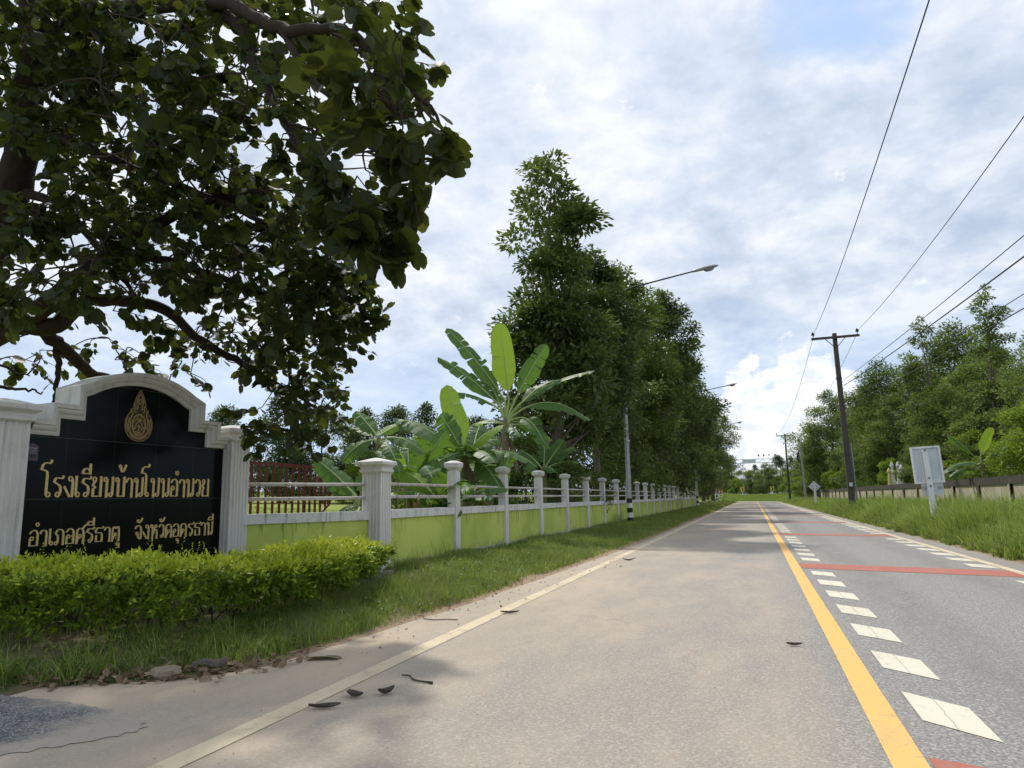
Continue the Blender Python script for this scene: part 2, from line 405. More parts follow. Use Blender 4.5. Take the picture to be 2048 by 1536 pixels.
M['road'] = road_mat()
M['line_white'] = paint_mat('white_road_paint', (0.62, 0.52, 0.36), (0.36, 0.30, 0.23), 0.85, 0.4)
M['block_white'] = paint_mat('white_block_paint', (0.66, 0.62, 0.50), (0.38, 0.35, 0.29), 0.65, 0.22)
M['line_yellow'] = paint_mat('yellow_road_paint', (0.80, 0.46, 0.135), (0.50, 0.33, 0.16), 0.5, 0.22)
M['bar_red'] = paint_mat('red_road_paint', (0.40, 0.125, 0.090), (0.30, 0.20, 0.155), 0.85, 0.12)


def ground_mat():
    m, T = new_mat('ground_soil')
    co = T.n('ShaderNodeNewGeometry').outputs['Position']
    s = T.n('ShaderNodeSeparateXYZ', _0=co)
    n1 = T.noise(co, 1.1, 7, 0.65, 0.4)
    n2 = T.noise(co, 14.0, 5, 0.7)
    soil = T.mix(n2, (0.24, 0.165, 0.105), (0.44, 0.33, 0.23))
    n3 = T.noise(co, 3.3, 6, 0.7, 0.3)
    green = T.mix(T.sstep(n3, 0.42, 0.6), T.mix(n2, (0.045, 0.065, 0.022), (0.10, 0.13, 0.045)), T.mix(n2, (0.11, 0.085, 0.055), (0.21, 0.165, 0.11)))
    lawn = T.mix(n1, (0.19, 0.25, 0.050), (0.29, 0.33, 0.085))
    far = T.sstep(T.math('ABSOLUTE', s.outputs[0]), 9.0, 14.0)
    green = T.mix(T.math('MULTIPLY', T.sstep(s.outputs[0], -6.4, -7.2), 0.9), green, lawn)
    green = T.mix(T.math('MULTIPLY', T.sstep(s.outputs[1], 120.0, 150.0), 0.8), green, (0.16, 0.23, 0.045))
    nearroad = T.sstep(T.math('ADD', s.outputs[0], T.math('MULTIPLY', T.math('SUBTRACT', n1, 0.5), 1.2)), -4.1, -3.5)
    bare = T.sstep(n1, 0.56, 0.68)
    f = T.math('MAXIMUM', T.math('MULTIPLY', nearroad, T.math('SUBTRACT', 1.0, T.sstep(s.outputs[0], 4.0, 5.5))), T.math('MULTIPLY', bare, 0.5))
    f = T.math('MULTIPLY', f, T.math('SUBTRACT', 1.0, T.sstep(s.outputs[1], 110.0, 145.0)))
    f = T.math('MULTIPLY', f, T.sstep(s.outputs[0], -7.4, -6.6))
    col = T.mix(f, green, soil)
    b = T.n('ShaderNodeBsdfPrincipled', Base_Color=col, Roughness=0.95)
    b.inputs['Specular IOR Level'].default_value = 0.1
    T.set(b.inputs['Normal'], bump(T, T.math('ADD', n2, n1), 0.6, 0.05))
    return finish(m, T, b)


M['ground'] = ground_mat()


def gravel_mat():
    m, T = new_mat('worn_driveway')
    co = T.n('ShaderNodeNewGeometry').outputs['Position']
    v = T.n('ShaderNodeTexVoronoi', Vector=co, Scale=95.0)
    r = T.n('ShaderNodeSeparateColor', _0=v.outputs['Color']).outputs[0]
    n = T.noise(co, 2.6, 8, 0.7, 0.4)
    fine = T.noise(co, 60.0, 4, 0.7)
    col = T.ramp(T.math('ADD', T.math('MULTIPLY', r, 0.55), T.math('MULTIPLY', fine, 0.45)), [(0.25, (0.075, 0.077, 0.080)), (0.55, (0.16, 0.16, 0.165)), (0.72, (0.27, 0.27, 0.265)), (0.80, (0.44, 0.43, 0.41))])
    s = T.n('ShaderNodeSeparateXYZ', _0=co)
    rim = T.math('MAXIMUM', T.sstep(s.outputs[0], -4.5, -3.5), T.math('MULTIPLY', T.sstep(s.outputs[1], 3.3, 3.7), 0.6))
    d = T.sstep(T.math('ADD', T.math('MULTIPLY', n, 0.8), T.math('MULTIPLY', rim, 0.42)), 0.50, 0.80)
    col = T.mix(d, col, T.mix(fine, (0.33, 0.295, 0.25), (0.46, 0.405, 0.335)))
    b = T.n('ShaderNodeBsdfPrincipled', Base_Color=col, Roughness=0.9)
    b.inputs['Specular IOR Level'].default_value = 0.2
    T.set(b.inputs['Normal'], bump(T, T.math('ADD', fine, r), 0.5, 0.01))
    return finish(m, T, b)


M['drive'] = gravel_mat()


def granite_mat():
    m, T = new_mat('black_granite_tiles')
    co = T.n('ShaderNodeTexCoord').outputs['Object']
    s = T.n('ShaderNodeSeparateXYZ', _0=co)

    def joint(v, off, step, w):
        q = T.math('FRACT', T.math('DIVIDE', T.math('SUBTRACT', v, off - 20 * step), step))
        q = T.math('ABSOLUTE', T.math('SUBTRACT', q, 0.5))
        return T.math('GREATER_THAN', q, 0.5 - w / step)
    j = T.math('MULTIPLY', joint(s.outputs[0], 0.455, 0.583, 0.0016), 0.35)
    j2 = joint(s.outputs[2], 1.355, 0.66, 0.0026)
    jj = T.math('MAXIMUM', j, T.math('MULTIPLY', j2, 0.7))
    sp = T.noise(co, 160.0, 2, 0.7)
    base = T.mix(T.sstep(sp, 0.55, 0.8), (0.0045, 0.0055, 0.0050), (0.016, 0.018, 0.017))
    col = T.mix(jj, base, (0.11, 0.11, 0.10))
    b = T.n('ShaderNodeBsdfPrincipled', Base_Color=col, Roughness=T.math('ADD', 0.13, T.math('MULTIPLY', T.noise(co, 3.0, 5), 0.10)))
    b.inputs['Specular IOR Level'].default_value = 0.11
    return finish(m, T, b)


M['granite'] = granite_mat()


# ------------------------------------------------------------------ helpers: meshes and objects
class MB:
    """collects shapes and links them as ONE mesh object"""
    def __init__(self):
        self.v, self.f, self.m, self.nv, self.uv = [], [], [], 0, []

    def add(self, verts, faces, mi=0, uv=None):
        verts = np.asarray(verts, dtype=np.float64).reshape(-1, 3)
        if isinstance(faces, np.ndarray):
            faces = [faces]
        else:
            by = {}
            for f in faces:
                by.setdefault(len(f), []).append(f)
            faces = [np.array(v, dtype=np.int64) for v in by.values()]
        for f in faces:
            self.f.append(f + self.nv)
            self.m.append(np.full(len(f), mi, dtype=np.int32))
        self.v.append(verts)
        self.uv.append(np.zeros((len(verts), 2)) if uv is None else np.asarray(uv))
        self.nv += len(verts)
        return self

    def box(self, c, s, rz=0.0, mi=0, taper=1.0):
        x, y, z = s[0] / 2, s[1] / 2, s[2] / 2
        p = np.array([(-x, -y, -z), (x, -y, -z), (x, y, -z), (-x, y, -z), (-x * taper, -y * taper, z), (x * taper, -y * taper, z), (x * taper, y * taper, z), (-x * taper, y * taper, z)])
        cz, sz = math.cos(rz), math.sin(rz)
        p = np.stack([p[:, 0] * cz - p[:, 1] * sz, p[:, 0] * sz + p[:, 1] * cz, p[:, 2]], 1) + np.array(c)
        return self.add(p, [(3, 2, 1, 0), (4, 5, 6, 7), (0, 1, 5, 4), (1, 2, 6, 5), (2, 3, 7, 6), (3, 0, 4, 7)], mi)

    def bar(self, a, b, w, h=None, mi=0):
        """a square bar between two points"""
        return self.tube([a, b], [w * 0.7071, w * 0.7071], 4, mi, ph=PI / 4)

    def tube(self, pts, radii, n=8, mi=0, caps=True, ph=0.0):
        pts = np.asarray(pts, float)
        if np.isscalar(radii):
            radii = [radii] * len(pts)
        t = np.gradient(pts, axis=0)
        t /= np.linalg.norm(t, axis=1)[:, None] + 1e-12
        ref = np.array([0, 0, 1.0]) if abs(t[0][2]) < 0.9 else np.array([1.0, 0, 0])
        rings = []
        u = np.cross(t[0], ref)
        u /= np.linalg.norm(u)
        for p, tt, r in zip(pts, t, radii):
            u = u - tt * (u @ tt)
            u /= np.linalg.norm(u) + 1e-12
            w = np.cross(tt, u)
            a = np.arange(n) * 2 * PI / n + ph
            rings.append(p + r * (np.cos(a)[:, None] * u + np.sin(a)[:, None] * w))
        v = np.concatenate(rings)
        k = len(pts)
        i = np.arange(n)
        j = (i + 1) % n
        F = [np.stack([r * n + i, r * n + j, (r + 1) * n + j, (r + 1) * n + i], 1) for r in range(k - 1)]
        self.add(v, np.concatenate(F), mi)
        if caps:
            self.f.append(np.arange(n)[::-1][None] + self.nv - k * n)
            self.m.append(np.full(1, mi, np.int32))
            self.f.append((np.arange(n) + (k - 1) * n)[None] + self.nv - k * n)
            self.m.append(np.full(1, mi, np.int32))
        return self

    def lathe(self, prof, c, n=12, mi=0, sq=False, rz=0.0):
        """profile [(radius or half side, z)] turned about a vertical axis; sq gives a square plan"""
        if sq:
            n, k, ph = 4, math.sqrt(2), PI / 4 + rz
        else:
            k, ph = 1.0, rz
        a = np.arange(n) * 2 * PI / n + ph
        v = np.concatenate([np.stack([c[0] + r * k * np.cos(a), c[1] + r * k * np.sin(a), np.full(n, c[2] + z)], 1) for r, z in prof])
        i = np.arange(n)
        j = (i + 1) % n
        F = [np.stack([q * n + i, q * n + j, (q + 1) * n + j, (q + 1) * n + i], 1) for q in range(len(prof) - 1)]
        self.add(v, np.concatenate(F), mi)
        L = len(prof)
        self.f += [np.arange(n)[::-1][None] + self.nv - L * n, (np.arange(n) + (L - 1) * n)[None] + self.nv - L * n]
        self.m += [np.full(1, mi, np.int32)] * 2
        return self

    def prism(self, outline, y0, y1, mi=0):
        """outline in local x,z extruded along y"""
        o = np.asarray(outline, float)
        n = len(o)
        v = np.concatenate([np.stack([o[:, 0], np.full(n, y0), o[:, 1]], 1), np.stack([o[:, 0], np.full(n, y1), o[:, 1]], 1)])
        i = np.arange(n)
        j = (i + 1) % n
        self.add(v, np.stack([i, j, j + n, i + n], 1)[:, ::-1], mi)
        self.f += [np.arange(n)[None] + self.nv - 2 * n, (np.arange(n) + n)[::-1][None] + self.nv - 2 * n]
        self.m += [np.full(1, mi, np.int32)] * 2
        return self

    def leaves(self, P, D, N, L, Wd, tv, tf, mi=0):
        """many copies of a leaf template (columns along, across, up) at P, axis D, normal N"""
        P, D, N = (np.asarray(q, float) for q in (P, D, N))
        D = D / (np.linalg.norm(D, axis=1)[:, None] + 1e-9)
        S = np.cross(N, D)
        S /= np.linalg.norm(S, axis=1)[:, None] + 1e-9
        N = np.cross(D, S)
        tv = np.asarray(tv, float)
        n, k = len(P), len(tv)
        L, Wd = np.broadcast_to(L, n), np.broadcast_to(Wd, n)
        v = P[:, None] + tv[None, :, 0:1] * (L[:, None] * D)[:, None] + tv[None, :, 1:2] * (Wd[:, None] * S)[:, None] + tv[None, :, 2:3] * (Wd[:, None] * N)[:, None]
        off = (np.arange(n) * k)[:, None, None]
        by = {}
        for f in tf:
            by.setdefault(len(f), []).append(f)
        fs = [(np.array(q)[None] + off).reshape(-1, len(q[0])) for q in by.values()]
        for f in fs:
            self.f.append(f + self.nv)
            self.m.append(np.full(len(f), mi, np.int32))
        self.v.append(v.reshape(-1, 3))
        self.uv.append(np.zeros((n * k, 2)))
        self.nv += n * k
        return self

    def mesh(self, name, mats, smooth=False, uv=False):
        me = bpy.data.meshes.new(name)
        v = np.concatenate(self.v)
        me.vertices.add(len(v))
        me.vertices.foreach_set('co', v.astype(np.float32).ravel())
        loops = np.concatenate([f.ravel() for f in self.f]).astype(np.int32)
        sizes = np.concatenate([np.full(len(f), f.shape[1], np.int32) for f in self.f])
        starts = np.concatenate([[0], np.cumsum(sizes)[:-1]]).astype(np.int32)
        me.loops.add(len(loops))
        me.loops.foreach_set('vertex_index', loops)
        me.polygons.add(len(sizes))
        me.polygons.foreach_set('loop_start', starts)
        me.polygons.foreach_set('loop_total', sizes)
        for mt in (mats if isinstance(mats, (list, tuple)) else [mats]):
            me.materials.append(mt)
        me.polygons.foreach_set('material_index', np.concatenate(self.m))
        me.polygons.foreach_set('use_smooth', np.full(len(sizes), smooth))
        if uv:
            ul = me.uv_layers.new(name='UVMap')
            ul.data.foreach_set('uv', np.concatenate(self.uv)[loops].astype(np.float32).ravel())
        me.update(calc_edges=True)
        me.validate(clean_customdata=False)
        return me

    def build(self, name, mats, parent=None, smooth=False, uv=False, loc=None):
        o = bpy.data.objects.new(name, self.mesh(name, mats, smooth, uv))
        COL.objects.link(o)
        if parent is not None:
            o.parent = parent
        if loc is not None:
            o.location = loc
        return o


def tag(o, label=None, cat=None, group=None, kind=None):
    if label:
        o['label'] = label
    if cat:
        o['category'] = cat
    if group:
        o['group'] = group
    if kind:
        o['kind'] = kind
    return o


def thing(name, label, cat, loc=(0, 0, 0), rz=0.0, group=None):
    o = bpy.data.objects.new(name, None)
    o.empty_display_size = 0.3
    COL.objects.link(o)
    o.location = loc
    o.rotation_euler = (0, 0, rz)
    return tag(o, label, cat, group)


def dup(root, loc, rz, label, scale=1.0, group=None):
    r = root.copy()
    COL.objects.link(r)
    r.location = loc
    r.rotation_euler = (0, 0, rz)
    r.scale = (scale, scale, scale) if isinstance(scale, (int, float)) else scale
    r['label'] = label
    if group:
        r['group'] = group
    for ch in list(root.children):
        c = ch.copy()
        COL.objects.link(c)
        c.parent = r
        for g in ch.children:
            d = g.copy()
            COL.objects.link(d)
            d.parent = c
    return r


def sst(a, b, x):
    t = np.clip((np.asarray(x, float) - a) / (b - a), 0, 1)
    return t * t * (3 - 2 * t)


RN = np.random.default_rng(11)
_w = RN.uniform(0, 6.28, (8,))


def wob(x, y):
    """gentle unevenness of the ground"""
    return (np.sin(x * 1.7 + y * 0.9 + _w[0]) + np.sin(x * 3.9 - y * 2.3 + _w[1]) * 0.6 + np.sin(x * 0.7 + y * 3.1 + _w[2]) * 0.7 + np.sin(5.3 * y + 2.1 * x + _w[3]) * 0.4) / 2.7


def left_edge(y):
    return np.interp(y, [2.6, 3.45, 3.9, 4.4, 5.0, 8.7, 20, 120], [-8.5, -6.6, -5.1, -4.1, -3.75, -3.45, -3.1, -3.05])


def fence_line(y):
    """x of the boundary behind which the school lawn lies higher"""
    return np.interp(y, [4.6, 4.9, 8.2, 10.2, 10.4, 400], [-40.0, -7.45, -7.2, -5.95, -5.85, -5.85])


def ground_z(x, y):
    x, y = np.asarray(x, float), np.asarray(y, float)
    e = left_edge(y)
    d = e - x
    z = np.where(d > 0, 0.01 + 0.17 * sst(0, 2.2, d), -0.03 + 0.04 * sst(-0.25, 0.0, d)) + 0.015 * wob(x, y) * sst(-0.1, 0.3, d)
    r = x - 4.28
    zr = -0.03 + 0.06 * sst(-0.15, 0.15, r) + 0.25 * sst(0, 4.0, r) + 0.02 * wob(x, y) * sst(-0.1, 0.3, r)
    z = np.where(x > 1.0, zr, z)
    fl = fence_line(y)
    lawn = 0.50 + 0.026 * np.maximum(0, -x - 6) * sst(2, 30, -x - 6) + 0.03 * wob(x * 0.3, y * 0.3)
    z = np.where(x < 1.0, z + (lawn - z) * sst(0.0, 0.35, fl - x), z)
    bank = sst(150, 172, y) * sst(-13, -6, x) * 1.25 + sst(165, 200, y) * sst(-13, -40, x) * 1.3
    return z + bank


def gz(x, y):
    return float(ground_z(x, y))


def curve(pts, n=5):
    """Catmull-Rom through the points"""
    p = np.array(pts, float)
    if len(p) < 3:
        return p
    q = np.concatenate([[2 * p[0] - p[1]], p, [2 * p[-1] - p[-2]]])
    out = []
    for k in range(1, len(q) - 2):
        for t in np.linspace(0, 1, n, endpoint=False):
            out.append(0.5 * ((2 * q[k]) + (-q[k - 1] + q[k + 1]) * t + (2 * q[k - 1] - 5 * q[k] + 4 * q[k + 1] - q[k + 2]) * t * t + (-q[k - 1] + 3 * q[k] - 3 * q[k + 1] + q[k + 2]) * t ** 3))
    return np.array(out + [p[-1]])



